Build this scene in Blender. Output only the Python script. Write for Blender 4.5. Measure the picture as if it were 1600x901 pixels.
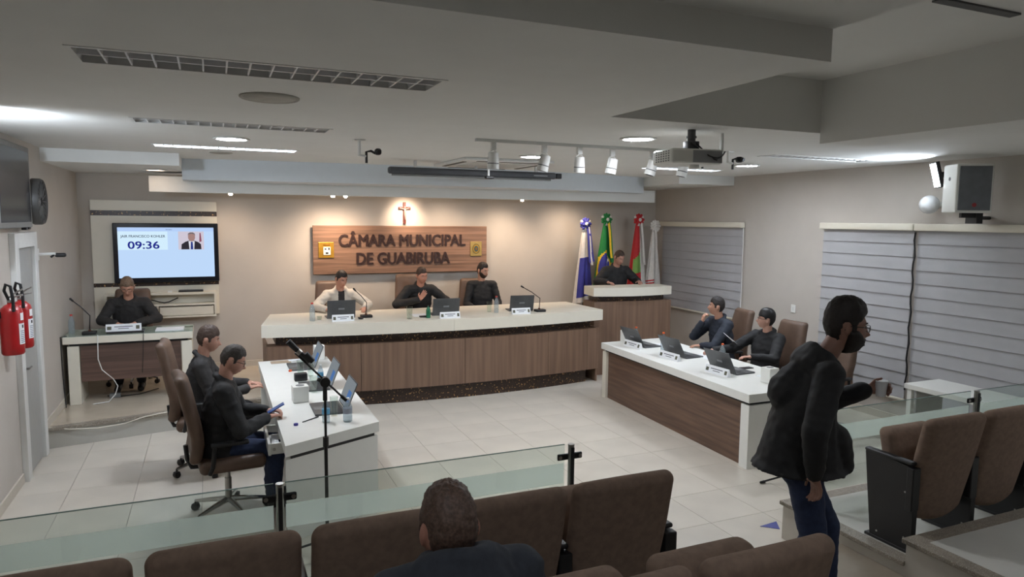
import bpy, bmesh, math, random
from mathutils import Vector, Matrix, Euler, noise
PI = math.pi
random.seed(7)
SC = bpy.context.scene
for o in list(bpy.data.objects): bpy.data.objects.remove(o)
COL = SC.collection

# ------------------------------------------------------------ camera
cam_data = bpy.data.cameras.new('camera')
cam = bpy.data.objects.new('camera', cam_data); COL.objects.link(cam)
F_PX, YAW, PITCH, ROLL, EYE = 1080.47, math.radians(23.435), math.radians(5.73), math.radians(0.559), 2.45
cam_data.sensor_width = 36.0; cam_data.lens = F_PX * 36.0 / 1600.0
cam_data.clip_start = 0.05; cam_data.clip_end = 100
_F = Vector((math.sin(YAW)*math.cos(PITCH), math.cos(YAW)*math.cos(PITCH), -math.sin(PITCH)))
_R0 = Vector((math.cos(YAW), -math.sin(YAW), 0)); _U0 = _R0.cross(_F)
_R = _R0*math.cos(ROLL) + _U0*math.sin(ROLL); _U = -_R0*math.sin(ROLL) + _U0*math.cos(ROLL)
cam.matrix_world = Matrix(((_R.x, _U.x, -_F.x, 0), (_R.y, _U.y, -_F.y, 0), (_R.z, _U.z, -_F.z, EYE), (0, 0, 0, 1)))
SC.camera = cam
# ------------------------------------------------------------ world, exposure
w = bpy.data.worlds.new('world'); SC.world = w; w.use_nodes = True
w.node_tree.nodes['Background'].inputs[0].default_value = (0.02, 0.025, 0.035, 1)
w.node_tree.nodes['Background'].inputs[1].default_value = 1.0
SC.view_settings.view_transform = 'Standard'; SC.view_settings.look = 'None'
SC.view_settings.gamma = 1.0; SC.view_settings.exposure = EXPOSURE = 1.6
SC.view_settings.use_curve_mapping = False
# light strengths in one place
L_DOWN, L_TUBE, L_WASH, L_CROSS, L_FLOOD, L_TV = 70.0, 12.0, 20.0, 22.0, 22.0, 0.34
L_BACK = 60.0

# ------------------------------------------------------------ materials
MATS = {}
def lin(c):
    return tuple(((v/255.0)/12.92 if v/255.0 <= 0.04045 else ((v/255.0+0.055)/1.055)**2.4) for v in c)
def mat(name, col, rough=0.6, metal=0.0, var=0.06, scale=12.0, bump=0.0, bscale=60.0, spec=0.5, stretch=None, col2=None, emit=0.0, coat=0.0):
    if name in MATS: return MATS[name]
    m = bpy.data.materials.new(name); m.use_nodes = True; MATS[name] = m
    nt = m.node_tree; b = nt.nodes['Principled BSDF']
    b.inputs['Roughness'].default_value = rough; b.inputs['Metallic'].default_value = metal
    b.inputs['Specular IOR Level'].default_value = spec
    if coat: b.inputs['Coat Weight'].default_value = coat
    c = lin(col); c2 = lin(col2) if col2 else tuple(max(0, v*(1-var*2)) for v in c)
    tc = nt.nodes.new('ShaderNodeTexCoord'); mp = nt.nodes.new('ShaderNodeMapping')
    if stretch: mp.inputs['Scale'].default_value = stretch
    nt.links.new(tc.outputs['Object'], mp.inputs['Vector'])
    n = nt.nodes.new('ShaderNodeTexNoise'); n.inputs['Scale'].default_value = scale; n.inputs['Detail'].default_value = 4
    nt.links.new(mp.outputs[0], n.inputs['Vector'])
    r = nt.nodes.new('ShaderNodeValToRGB'); r.color_ramp.elements[0].position = 0.35; r.color_ramp.elements[1].position = 0.65
    r.color_ramp.elements[0].color = (*c2, 1); r.color_ramp.elements[1].color = (*c, 1)
    nt.links.new(n.outputs['Fac'], r.inputs[0]); nt.links.new(r.outputs[0], b.inputs['Base Color'])
    if bump:
        n2 = nt.nodes.new('ShaderNodeTexNoise'); n2.inputs['Scale'].default_value = bscale; n2.inputs['Detail'].default_value = 3
        nt.links.new(mp.outputs[0], n2.inputs['Vector'])
        bp = nt.nodes.new('ShaderNodeBump'); bp.inputs['Strength'].default_value = bump; bp.inputs['Distance'].default_value = 0.01
        nt.links.new(n2.outputs['Fac'], bp.inputs['Height']); nt.links.new(bp.outputs[0], b.inputs['Normal'])
    if emit:
        b.inputs['Emission Color'].default_value = (*c, 1); b.inputs['Emission Strength'].default_value = emit
    return m
def emis(name, col, s):
    if name in MATS: return MATS[name]
    m = bpy.data.materials.new(name); m.use_nodes = True; MATS[name] = m
    nt = m.node_tree; nt.nodes.clear()
    e = nt.nodes.new('ShaderNodeEmission'); o = nt.nodes.new('ShaderNodeOutputMaterial')
    e.inputs[0].default_value = (*lin(col), 1); e.inputs[1].default_value = s
    nt.links.new(e.outputs[0], o.inputs[0]); return m
def glassmat(name, col, rough=0.0, solid=0.0, white=(255, 255, 255), refl=0.12, film=False):
    # thin pane: transparent tint with a share of plain white film and a fresnel gloss
    if name in MATS: return MATS[name]
    m = bpy.data.materials.new(name); m.use_nodes = True; MATS[name] = m
    nt = m.node_tree; nt.nodes.clear(); N = nt.nodes.new; K = nt.links.new
    t = N('ShaderNodeBsdfTransparent'); t.inputs[0].default_value = (*lin(col), 1)
    d = N('ShaderNodeBsdfTranslucent' if film else 'ShaderNodeBsdfDiffuse'); d.inputs[0].default_value = (*lin(white), 1)
    g = N('ShaderNodeBsdfGlossy'); g.inputs['Roughness'].default_value = rough
    m1 = N('ShaderNodeMixShader'); m1.inputs[0].default_value = solid
    K(t.outputs[0], m1.inputs[1]); K(d.outputs[0], m1.inputs[2])
    lw = N('ShaderNodeLayerWeight'); lw.inputs[0].default_value = 0.5
    pw = N('ShaderNodeMath'); pw.operation = 'POWER'; pw.inputs[1].default_value = 5.0; K(lw.outputs['Facing'], pw.inputs[0])
    ml = N('ShaderNodeMath'); ml.operation = 'MULTIPLY_ADD'; ml.inputs[1].default_value = 0.8; ml.inputs[2].default_value = refl*0.25
    K(pw.outputs[0], ml.inputs[0])
    m2 = N('ShaderNodeMixShader'); K(ml.outputs[0], m2.inputs[0]); K(m1.outputs[0], m2.inputs[1]); K(g.outputs[0], m2.inputs[2])
    o = N('ShaderNodeOutputMaterial'); K(m2.outputs[0], o.inputs[0]); return m
def wood(name, dark, light, axis='z', scale=3.0, rough=0.45):
    st = {'x': (0.5, 14, 14), 'y': (14, 0.5, 14), 'z': (14, 14, 0.5)}[axis]
    return mat(name, light, rough, 0, scale=scale, stretch=st, col2=dark, bump=0.03, bscale=6)
def granite(name, base, fleck, thr=0.62, scale=55):
    if name in MATS: return MATS[name]
    m = mat(name, base, 0.35, var=0.15, scale=30)
    nt = m.node_tree; b = nt.nodes['Principled BSDF']
    src = b.inputs['Base Color'].links[0].from_socket
    tc = nt.nodes.new('ShaderNodeTexCoord'); v = nt.nodes.new('ShaderNodeTexNoise'); v.inputs['Scale'].default_value = scale; v.inputs['Detail'].default_value = 1
    nt.links.new(tc.outputs['Object'], v.inputs['Vector'])
    rp = nt.nodes.new('ShaderNodeValToRGB'); rp.color_ramp.elements[0].position = thr; rp.color_ramp.elements[1].position = thr+0.04
    nt.links.new(v.outputs['Fac'], rp.inputs[0])
    mx = nt.nodes.new('ShaderNodeMix'); mx.data_type = 'RGBA'
    nt.links.new(rp.outputs[0], mx.inputs[0]); nt.links.new(src, mx.inputs[6]); mx.inputs[7].default_value = (*lin(fleck), 1)
    nt.links.new(mx.outputs[2], b.inputs['Base Color']); return m

M_WALL = mat('wall_paint', (194, 187, 178), 0.8, var=0.02, scale=3, bump=0.02, bscale=90)
M_CEIL = mat('ceiling_paint', (226, 226, 222), 0.85, var=0.015, scale=3)
M_WHITE = mat('white_laminate', (232, 232, 226), 0.35, var=0.01)
M_WHITEP = mat('white_paint', (222, 222, 218), 0.5, var=0.02)
M_CREAM = mat('cream_laminate', (226, 220, 204), 0.4, var=0.01)
M_WOODV = wood('walnut_upright_grain', (112, 88, 72), (130, 104, 86), 'z', 1.6)
M_WOODX = wood('walnut_across_grain', (112, 86, 70), (150, 116, 95), 'x', 2.2)
M_WOODD = wood('walnut_along_desk', (92, 70, 58), (116, 90, 74), 'y', 2.0)
M_WOODS = wood('walnut_secretary_desk', (84, 66, 58), (106, 82, 72), 'x', 2.0)
M_GRAN = granite('brown_speckled_granite', (58, 42, 34), (190, 150, 96), 0.66, 42)
M_GRANG = granite('grey_speckled_granite', (150, 140, 126), (196, 190, 178), 0.6, 160)
M_TILE = mat('cream_porcelain', (210, 202, 189), 0.28, var=0.05, scale=2.2, bump=0.0)
M_GROUT = mat('grout', (120, 112, 100), 0.9)
M_STAGE = mat('stage_porcelain', (196, 184, 166), 0.25, var=0.05, scale=2.5)
M_BLACK = mat('black_plastic', (26, 26, 28), 0.45)
M_BLACKM = mat('black_metal', (30, 30, 31), 0.4, 0.3)
M_GREYP = mat('grey_plastic', (120, 122, 122), 0.5)
M_CHROME = mat('chrome', (210, 210, 210), 0.15, 1.0)
M_STEEL = mat('brushed_steel', (176, 174, 170), 0.3, 1.0)
M_LEATHER = mat('brown_leather', (104, 82, 68), 0.5, var=0.1, scale=9, bump=0.06, bscale=120)
M_FABRIC = mat('brown_seat_fabric', (136, 116, 102), 0.95, var=0.08, scale=30, bump=0.12, bscale=300, spec=0.1)
M_SCREENOFF = mat('dark_screen', (46, 50, 56), 0.2)
M_LAPG = mat('laptop_grey', (92, 94, 96), 0.4, 0.4)
M_KEYS = mat('laptop_keys', (44, 45, 47), 0.6)
M_PAPER = mat('paper', (236, 238, 240), 0.8, var=0.01)
M_RED = mat('red_enamel', (176, 30, 32), 0.3, var=0.04, coat=0.3)
M_GLASS = glassmat('clear_glass', (246, 250, 248), refl=0.18)
M_PANE = glassmat('rail_glass', (244, 249, 247), refl=0.10, solid=0.04, white=(212, 224, 220))
M_FROST = glassmat('frosted_film', (242, 246, 244), rough=0.4, solid=0.45, white=(236, 240, 237), refl=0.04, film=True)
M_PET = glassmat('bottle_plastic', (226, 234, 238), refl=0.25, solid=0.18, white=(225, 232, 236))

# ------------------------------------------------------------ mesh helpers
class MB:
    def __init__(s): s.v = []; s.f = []; s.m = []
    def add(s, vs, fs, mi=0, M=None):
        n = len(s.v)
        s.v += [tuple(M @ Vector(p)) for p in vs] if M is not None else [tuple(p) for p in vs]
        s.f += [tuple(i+n for i in f) for f in fs]; s.m += [mi]*len(fs); return s
    def box(s, x0, x1, y0, y1, z0, z1, mi=0, M=None):
        vs = [(x, y, z) for z in (z0, z1) for y in (y0, y1) for x in (x0, x1)]
        return s.add(vs, [(0, 2, 3, 1), (4, 5, 7, 6), (0, 1, 5, 4), (2, 6, 7, 3), (0, 4, 6, 2), (1, 3, 7, 5)], mi, M)
    def bbox(s, x0, x1, y0, y1, z0, z1, b=0.004, mi=0, M=None):   # box with chamfered edges
        return s.rbox(((x0+x1)/2, (y0+y1)/2, (z0+z1)/2), (x1-x0, y1-y0, z1-z0), b, 1, mi, M)
    def rbox(s, c, size, r, seg=3, mi=0, M=None, fn=None, sub=0):   # rounded box; sub adds inner cuts, fn deforms local points
        h = [d/2 for d in size]; r = min(r, min(h)*0.999)
        def coords(hh):
            inner = hh-r
            out = [(-inner, -1.0+i/seg) for i in range(seg+1)]
            for k in range(1, sub+1): out.append((-inner+2*inner*k/(sub+1), 0.0))
            out += [(inner, i/seg) for i in range(seg+1)]
            return out
        cs = [coords(hh) for hh in h]; idx = {}; vs = []
        def vert(i, j, k):
            if (i, j, k) in idx: return idx[(i, j, k)]
            p = []; d = []
            for a, t in zip(cs, (i, j, k)): p.append(a[t][0]); d.append(math.tan(a[t][1]*PI/4))
            L = math.sqrt(sum(q*q for q in d)) or 1.0
            q = Vector([p[a]+r*d[a]/L for a in range(3)])
            if fn: q = Vector(fn(q))
            idx[(i, j, k)] = len(vs); vs.append(q+Vector(c)); return idx[(i, j, k)]
        n = [len(a)-1 for a in cs]; fs = []
        for i in range(n[0]):
            for j in range(n[1]):
                fs.append((vert(i, j, 0), vert(i, j+1, 0), vert(i+1, j+1, 0), vert(i+1, j, 0)))
                fs.append((vert(i, j, n[2]), vert(i+1, j, n[2]), vert(i+1, j+1, n[2]), vert(i, j+1, n[2])))
        for i in range(n[0]):
            for k in range(n[2]):
                fs.append((vert(i, 0, k), vert(i+1, 0, k), vert(i+1, 0, k+1), vert(i, 0, k+1)))
                fs.append((vert(i, n[1], k), vert(i, n[1], k+1), vert(i+1, n[1], k+1), vert(i+1, n[1], k)))
        for j in range(n[1]):
            for k in range(n[2]):
                fs.append((vert(0, j, k), vert(0, j, k+1), vert(0, j+1, k+1), vert(0, j+1, k)))
                fs.append((vert(n[0], j, k), vert(n[0], j+1, k), vert(n[0], j+1, k+1), vert(n[0], j, k+1)))
        return s.add(vs, fs, mi, M)
    def cyl(s, p0, p1, r0, r1=None, n=14, mi=0, caps=True):
        return s.tube([p0, p1], [r0, r0 if r1 is None else r1], n, mi, caps)
    def tube(s, path, r, n=8, mi=0, caps=True):
        P = [Vector(p) for p in path]; rs = r if isinstance(r, (list, tuple)) else [r]*len(P)
        t0 = (P[1]-P[0]).normalized(); u = t0.orthogonal().normalized(); vs = []
        for i, p in enumerate(P):
            a = P[min(i+1, len(P)-1)]-P[max(i-1, 0)]; t = a.normalized() if a.length > 1e-9 else t0
            u = (u - t*u.dot(t)); u = u.normalized() if u.length > 1e-6 else t.orthogonal().normalized()
            w_ = t.cross(u)
            for k in range(n):
                an = 2*PI*k/n; vs.append(p+(u*math.cos(an)+w_*math.sin(an))*rs[i])
        fs = []
        for i in range(len(P)-1):
            for k in range(n): fs.append((i*n+k, i*n+(k+1) % n, (i+1)*n+(k+1) % n, (i+1)*n+k))
        if caps: fs += [tuple(range(n-1, -1, -1)), tuple((len(P)-1)*n+k for k in range(n))]
        return s.add(vs, fs, mi)
    def lathe(s, prof, n=20, c=(0, 0, 0), mi=0, M=None, mis=None):   # prof: (r, z) list
        vs = []
        for r, z in prof:
            for k in range(n):
                a = 2*PI*k/n; vs.append((c[0]+r*math.cos(a), c[1]+r*math.sin(a), c[2]+z))
        base = len(s.f)
        for i in range(len(prof)-1):
            fs = [(i*n+k, i*n+(k+1) % n, (i+1)*n+(k+1) % n, (i+1)*n+k) for k in range(n)]
            if i == 0: s.add(vs, [], mi, M); off = len(s.v)-len(vs)
            s.f += [tuple(q+off for q in f) for f in fs]; s.m += [mis[i] if mis else mi]*n
        s.f += [tuple(off+k for k in range(n-1, -1, -1)), tuple(off+(len(prof)-1)*n+k for k in range(n))]
        s.m += [mis[0] if mis else mi, mis[-1] if mis else mi]; return s
    def prism(s, poly, z0, z1, mi=0, M=None):
        n = len(poly)
        vs = [(x, y, z0) for x, y in poly]+[(x, y, z1) for x, y in poly]
        fs = [tuple(range(n-1, -1, -1)), tuple(range(n, 2*n))]+[(i, (i+1) % n, n+(i+1) % n, n+i) for i in range(n)]
        return s.add(vs, fs, mi, M)
    def ell(s, c, r, nu=16, nv=10, mi=0, M=None):
        vs = [(0, 0, -1)]; fs = []
        for j in range(1, nv):
            t = -PI/2+PI*j/nv
            for i in range(nu): a = 2*PI*i/nu; vs.append((math.cos(t)*math.cos(a), math.cos(t)*math.sin(a), math.sin(t)))
        vs.append((0, 0, 1)); L = len(vs)-1
        for i in range(nu): fs.append((0, 1+(i+1) % nu, 1+i)); fs.append((L, L-nu+i, L-nu+(i+1) % nu))
        for j in range(nv-2):
            for i in range(nu):
                a = 1+j*nu; fs.append((a+i, a+(i+1) % nu, a+nu+(i+1) % nu, a+nu+i))
        rr = (r, r, r) if not isinstance(r, (tuple, list)) else r
        T = Matrix.Translation(c) @ (M or Matrix()) @ Matrix.Diagonal((*rr, 1))
        return s.add(vs, fs, mi, T)
    def caps(s, p0, p1, r0, r1, n=12, mi=0):    # tapered capsule
        a, b = Vector(p0), Vector(p1); d = (b-a)
        if d.length < 1e-6: return s.ell(p0, max(r0, r1))
        t = d.normalized(); path = []; rs = []
        for k in range(5): an = -PI/2+PI/2*k/4*0.98; path.append(a+t*r0*math.sin(an)); rs.append(max(r0*math.cos(an), 0.0005))
        for k in range(5): an = PI/2*k/4*0.98+0.02; path.append(b+t*r1*math.sin(an)); rs.append(max(r1*math.cos(an), 0.0005))
        return s.tube(path, rs, n, mi)
    def build(s, name, mats, parent=None, smooth=False, loc=None, rz=None, angle=40):
        me = bpy.data.meshes.new(name); me.from_pydata(s.v, [], s.f); me.validate()
        mats = mats if isinstance(mats, (list, tuple)) else [mats]
        for m in mats: me.materials.append(m)
        if len(mats) > 1 and len(me.polygons) == len(s.m): me.polygons.foreach_set('material_index', s.m)
        bm = bmesh.new(); bm.from_mesh(me); bmesh.ops.recalc_face_normals(bm, faces=bm.faces)
        if smooth:
            for f in bm.faces: f.smooth = True
            for e in bm.edges: e.smooth = (len(e.link_faces) != 2) or e.calc_face_angle(0) < math.radians(angle)
        bm.to_mesh(me); bm.free()
        o = bpy.data.objects.new(name, me); COL.objects.link(o)
        if parent is not None: o.parent = parent
        if loc is not None: o.location = loc
        if rz is not None: o.rotation_euler = (0, 0, rz)
        return o
def tag(o, label=None, cat=None, group=None, kind=None):
    if label: o['label'] = label
    if cat: o['category'] = cat
    if group: o['group'] = group
    if kind: o['kind'] = kind
    return o
def empty(name, loc, rz=0.0, label=None, cat=None, group=None):
    o = bpy.data.objects.new(name, None); COL.objects.link(o); o.empty_display_size = 0.1
    o.location = loc; o.rotation_euler = (0, 0, rz); return tag(o, label, cat, group)
def copy_tree(o, parent=None):
    kids = list(o.children); c = o.copy(); COL.objects.link(c); c.parent = parent
    for k in kids: copy_tree(k, c)
    return c
def place(o, loc, rz, label, group=None):
    o.location = loc; o.rotation_euler = (0, 0, rz); o['label'] = label
    if group: o['group'] = group
    return o
def struct(o): o['kind'] = 'structure'; return o
def share(name, mesh, parent, loc, rz=0.0):
    o = bpy.data.objects.new(name, mesh); COL.objects.link(o); o.parent = parent; o.location = loc; o.rotation_euler = (0, 0, rz); return o
def text_mesh(txt, size, extrude, name, m, parent, M, bold=0.0, align='CENTER', width=None):
    cu = bpy.data.curves.new(name, 'FONT'); cu.body = txt; cu.size = size; cu.extrude = extrude
    cu.align_x = align; cu.align_y = 'CENTER'; cu.resolution_u = 3
    t = bpy.data.objects.new('tmp_text', cu); COL.objects.link(t)
    dg = bpy.context.evaluated_depsgraph_get(); me = bpy.data.meshes.new_from_object(t.evaluated_get(dg))
    bpy.data.objects.remove(t); bpy.data.curves.remove(cu)
    if width:
        xs = [v.co.x for v in me.vertices]; w0 = max(xs)-min(xs); c0 = (max(xs)+min(xs))/2 if align == 'CENTER' else 0
        for v in me.vertices: v.co.x = (v.co.x-c0)*width/w0
    if bold:            # heavier strokes: the glyphs overlaid with a small shift
        bm = bmesh.new()
        for q, (dx, dz) in enumerate(((0, 0), (-bold, 0.3*bold), (bold, -0.3*bold), (0.5*bold, 0.5*bold), (-0.5*bold, -0.5*bold))):
            k = me.copy(); k.transform(Matrix.Translation((dx, dz, 0.0002*q))); bm.from_mesh(k); bpy.data.meshes.remove(k)
        bm.to_mesh(me); bm.free()
    me.transform(M); me.name = name; me.materials.clear(); me.materials.append(m)
    o = bpy.data.objects.new(name, me); COL.objects.link(o); o.parent = parent; return o
UPRIGHT = Matrix.Rotation(PI/2, 4, 'X')     # text in the xz plane, read from -y
# ------------------------------------------------------------ the room
XL, XR, YB, YR = -1.66, 7.69, 10.97, -3.5
ZC, ZS = 3.158, 3.018
def S(name, mb, m, smooth=False): return struct(mb.build(name, m, smooth=smooth))
S('wall_back', MB().box(XL-0.2, XR+0.2, YB, YB+0.2, -0.2, 3.75), M_WALL)
S('wall_left', MB().box(XL-0.2, XL, YR, YB, -0.2, 3.75), M_WALL)
S('wall_right', MB().box(XR, XR+0.2, YR, YB, -0.2, 3.75), M_WALL)
S('wall_rear', MB().box(XL-0.2, XR+0.2, YR-0.2, YR, -0.2, 3.75), M_WALL)
# stepped plaster ceiling: perimeter level, two raised recesses, a dropped beam
STRIPS = [(-0.53, 1.12, 3.50, 3.82), (-0.51, 0.90, 5.80, 6.05), (-0.51, 0.86, 7.82, 8.04), (5.51, 6.97, 5.72, 5.95), (5.40, 6.60, 7.86, 8.08)]
c = MB()
def pierced(x0, x1, y0, y1, z0, z1):      # slab with sunk pockets for the strip lights
    hs_ = [h for h in STRIPS if h[0] >= x0 and h[1] <= x1 and h[2] >= y0 and h[3] <= y1]
    y = y0
    for h in sorted(hs_, key=lambda q: q[2]):
        c.box(x0, x1, y, h[2], z0, z1); c.box(x0, h[0], h[2], h[3], z0, z1); c.box(h[1], x1, h[2], h[3], z0, z1)
        c.box(h[0], h[1], h[2], h[3], z0+0.09, z1); y = h[3]
    c.box(x0, x1, y, y1, z0, z1)
pierced(XL, 2.55, 2.34, YB, ZC, 3.75); c.box(2.55, 4.5, 4.2, YB, ZC, 3.75); pierced(4.5, XR, YR, YB, ZC, 3.75)
c.box(XL, 2.55, YR, 2.34, 3.30, 3.75); c.box(2.55, 4.5, YR, 4.2, 3.57, 3.75)
S('ceiling', c, M_CEIL)
S('trim_1', MB().box(4.5, 5.0, YR, 4.2, 3.075, ZC), M_CEIL)                 # dropped beam edge
S('trim_2', MB().box(XL, -0.32, 8.85, YB, ZS, ZC), M_CEIL)                  # lowered strips along the back
S('trim_3', MB().box(6.62, XR, 8.85, YB, ZS, ZC), M_CEIL)
arc = [(-0.32, 9.62), (0.5, 9.48), (1.4, 9.36), (2.3, 9.30), (3.2, 9.29), (4.1, 9.34), (5.0, 9.46), (5.9, 9.62), (6.62, 9.8)]
S('trim_4', MB().prism(arc+[(6.62, 10.35), (-0.32, 10.35)], 2.90, ZC), mat('cove_face_paint', (214, 220, 224), 0.85, var=0.01))
# pelmet box that hides the wall washers
S('trim_5', MB().box(-0.72, 7.0, 10.02, 10.14, 2.755, 2.955).box(-0.72, 7.0, 10.14, 10.4, 2.90, 2.955), M_CEIL)
# vent slot in the raised recess
v = MB().box(3.38, 4.0, 2.43, 2.49, 3.560, 3.57)
tag(v.build('air_vent', mat('vent_dark', (96, 96, 96), 0.7)), 'narrow dark air slot in the raised ceiling recess', 'vent')

# main floor: slab, then every porcelain tile as its own piece
fl = S('floor', MB().box(XL, XR, YR, YB, -0.2, -0.012), M_GROUT)
TP = 0.545; gap = 0.003; tile_mesh = {}
xs = [XL]+[-1.24+TP*k for k in range(18) if -1.24+TP*k < XR-0.02]+[XR]
ys = [3.235+TP*k for k in range(13)]
for i in range(len(xs)-1):
    for j in range(len(ys)-1):
        sx, sy = round(xs[i+1]-xs[i]-gap, 4), round(TP-gap, 4)
        key = (sx, sy)
        o = None
        if key not in tile_mesh:
            o = MB().bbox(-sx/2, sx/2, -sy/2, sy/2, -0.012, 0.0, 0.0015).build('tile', M_TILE, fl); tile_mesh[key] = o.data
            o.location = ((xs[i]+xs[i+1])/2, (ys[j]+ys[j+1])/2, 0)
        else: share('tile', tile_mesh[key], fl, ((xs[i]+xs[i+1])/2, (ys[j]+ys[j+1])/2, 0))
# raised stage along the back with a speckled stone nosing
st = [(XL, 8.40), (-0.4, 8.66), (0.5, 8.88), (0.75, 9.2), (5.25, 9.3), (5.35, 9.78), (XR, 9.78), (XR, YB), (XL, YB)]
stage = S('floor_stage', MB().prism(st, 0.0, 0.20), mat('stage_riser', (186, 184, 176), 0.35, var=0.04, scale=4))
MB().prism(st, 0.20, 0.21).build('stage_tiles', M_STAGE, stage)
nose = [(XL, 8.375), (-0.4, 8.635), (0.5, 8.855), (0.5, 8.955), (-0.4, 8.735), (XL, 8.475)]
MB().prism(nose, 0.19, 0.222).build('stone_nosing', M_GRANG, stage)
ZST = 0.21
# audience tiers: centre block, aisle steps, right block
M_TIER = mat('tier_porcelain', (204, 202, 194), 0.35, var=0.05, scale=2.5)
M_RISER = mat('tier_riser', (190, 184, 172), 0.5, var=0.04, scale=4)
def tier(name, x0, x1, y0, y1, z, left=False, front=True):
    o = S(name, MB().box(x0, x1, y0, y1, 0.0, z-0.025), M_RISER)
    MB().box(x0+0.005, x1, y0, y1-0.005, z-0.025, z-0.001).build('tier_tiles', M_TIER, o)
    if front: MB().bbox(x0-(0.02 if left else 0), x1, y1-0.09, y1+0.02, z-0.03, z, 0.004).build('stone_nosing', M_GRANG, o)
    if left: MB().bbox(x0-0.02, x0+0.09, y0, y1+0.02, z-0.03, z+0.0005, 0.004).build('stone_nosing', M_GRANG, o)
    return o
tier('floor_tier_centre', XL, 2.16, 2.35, 3.92, 0.30)
tier('floor_tier_centre', XL, 2.16, 1.3, 2.35, 0.45)
tier('floor_tier_centre', XL, 2.16, YR, 1.3, 0.60)
tier('floor_tier_right', 4.0, XR, 2.87, 3.90, 0.30, True)
tier('floor_tier_right', 4.0, XR, 1.3, 2.87, 0.45, True)
tier('floor_tier_right', 4.0, XR, YR, 1.3, 0.60, True)
S('floor_aisle', MB().box(2.16, 4.0, 1.9, 3.35, 0.0, 0.20).box(2.16, 4.0, 1.3, 1.9, 0.0, 0.40).box(2.16, 4.0, YR, 1.3, 0.0, 0.55), mat('aisle_floor', (150, 138, 122), 0.5, var=0.05))
tag(MB().prism([(3.99, 4.12), (4.10, 4.02), (4.18, 4.14)], 0.001, 0.004).build('floor_sticker', mat('blue_vinyl', (62, 70, 150), 0.4)), 'blue floor sticker beside the right platform corner', 'sticker')
# skirting
bb = mat('skirting', (206, 198, 184), 0.5, var=0.02)
S('baseboard_left', MB().box(XL, XL+0.015, 3.92, 7.40, 0, 0.09).box(XL, XL+0.015, 8.27, 8.38, 0, 0.09).box(XL, XL+0.015, 8.42, YB, ZST, ZST+0.09), bb)
S('baseboard_back', MB().box(XL, XR, YB-0.015, YB, ZST, ZST+0.09), bb)
S('baseboard_right', MB().box(XR-0.015, XR, 3.92, 9.77, 0, 0.09), bb)
# door in the left wall
d = empty('door_1', (XL, 7.835, 0)); struct(d)
f = MB().bbox(0, 0.05, -0.425, -0.305, 0, 2.28).bbox(0, 0.05, 0.305, 0.425, 0, 2.28).bbox(0, 0.05, -0.304, 0.304, 2.14, 2.28)
f.build('door_frame', M_WHITEP, d)
MB().bbox(0, 0.018, -0.30, 0.30, 0.01, 2.135).build('door_leaf', mat('grey_door', (168, 168, 164), 0.5, var=0.02), d)
h = MB().cyl((0.018, -0.24, 1.02), (0.06, -0.24, 1.02), 0.012).cyl((0.055, -0.24, 1.02), (0.055, -0.13, 1.02), 0.009)
h.build('door_handle', M_STEEL, d, True)
# ------------------------------------------------------------ desks
# curved presiding bench
ZB = 1.11
be = empty('presiding_bench', (0, 0, 0), 0, 'long curved walnut bench with white top and dark speckled stone bands', 'bench')
def fr(off, n=13, x0=0.52, x1=5.36):      # front curve: bows gently towards the hall
    return [(x0+(x1-x0)*i/(n-1), 8.98-0.24*(1-((2*i/(n-1))-1)**2)+off - (0.06*i/(n-1))) for i in range(n)]
def slab(pts, back, z0, z1, name, m):
    return MB().prism(pts+back, z0, z1).build(name, m, be)
half = [p for p in fr(0, 25) if p[0] <= 2.95]; seam = half[-1][0]
bl = fr(0, 25)
k = len(half)
for nm, seg in (('worktop', bl[:k]), ('worktop', bl[k-1:])):
    a, b = seg[0], seg[-1]
    g = 0.002
    seg = [(a[0]+(g if a[0] > 1 else 0), a[1])]+seg[1:-1]+[(b[0]-(g if b[0] < 5 else 0), b[1])]
    yb = 10.0
    l0 = seg[0][0]+(0.18 if seg[0][0] < 1 else 0); r0 = seg[-1][0]+(0.0 if seg[-1][0] > 5 else 0)
    slab(seg, [(r0 if r0 < 5 else 5.3, yb), (l0, yb)], 0.955, ZB, nm, M_CREAM)
slab(fr(0.16, 25, 0.70, 5.24), [(5.24, 9.6), (0.70, 9.6)], 0.83, 0.9545, 'stone_band', M_GRAN)
# upright walnut panels with fine joints
cuts = [0.58, 1.72, 3.12, 4.42, 5.12, 5.34]
def fy(x, off): t = (x-0.52)/(5.36-0.52); return 8.98-0.24*(1-(2*t-1)**2)+off-0.06*t
for i in range(len(cuts)-1):
    a, b = cuts[i]+0.003, cuts[i+1]-0.003
    xs_ = [a+(b-a)*q/6 for q in range(7)]
    MB().prism([(x, fy(x, 0.07)) for x in xs_]+[(x, fy(x, 0.10)) for x in reversed(xs_)], 0.205, 0.829).build('front_panel', M_WOODV, be)
MB().prism([(0.60, fy(0.6, 0.105)), (5.32, fy(5.32, 0.105)), (5.32, fy(5.32, .15)), (3.0, fy(3., .16)), (0.6, fy(0.6, .15))][:0] or [(x, fy(x, 0.101)) for x in [0.6+0.2*q for q in range(24)]]+[(5.2, 9.25), (0.6, 9.25)], 0.205, 0.829).build('carcass', M_WOODV, be)
for x in (0.58, 5.31): MB().box(x, x+0.03, fy(x, 0.101)+0.01, 9.75, 0.0 if x > 5 else 0.205, 0.829).build('end_panel', M_WOODV, be)
slab(fr(0.14, 25, 0.75, 5.16), [(5.16, 9.2), (0.75, 9.2)], 0.0, 0.204, 'stone_plinth', M_GRAN)

# councillors' desks at the sides
def councillor_desk(label, pts_top, wood_face, ends, name='councillor_desk'):
    o = empty(name, (0, 0, 0), 0, label, 'desk')
    MB().prism(pts_top, 0.675, 0.76).build('worktop', M_WHITE, o)
    return o
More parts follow.
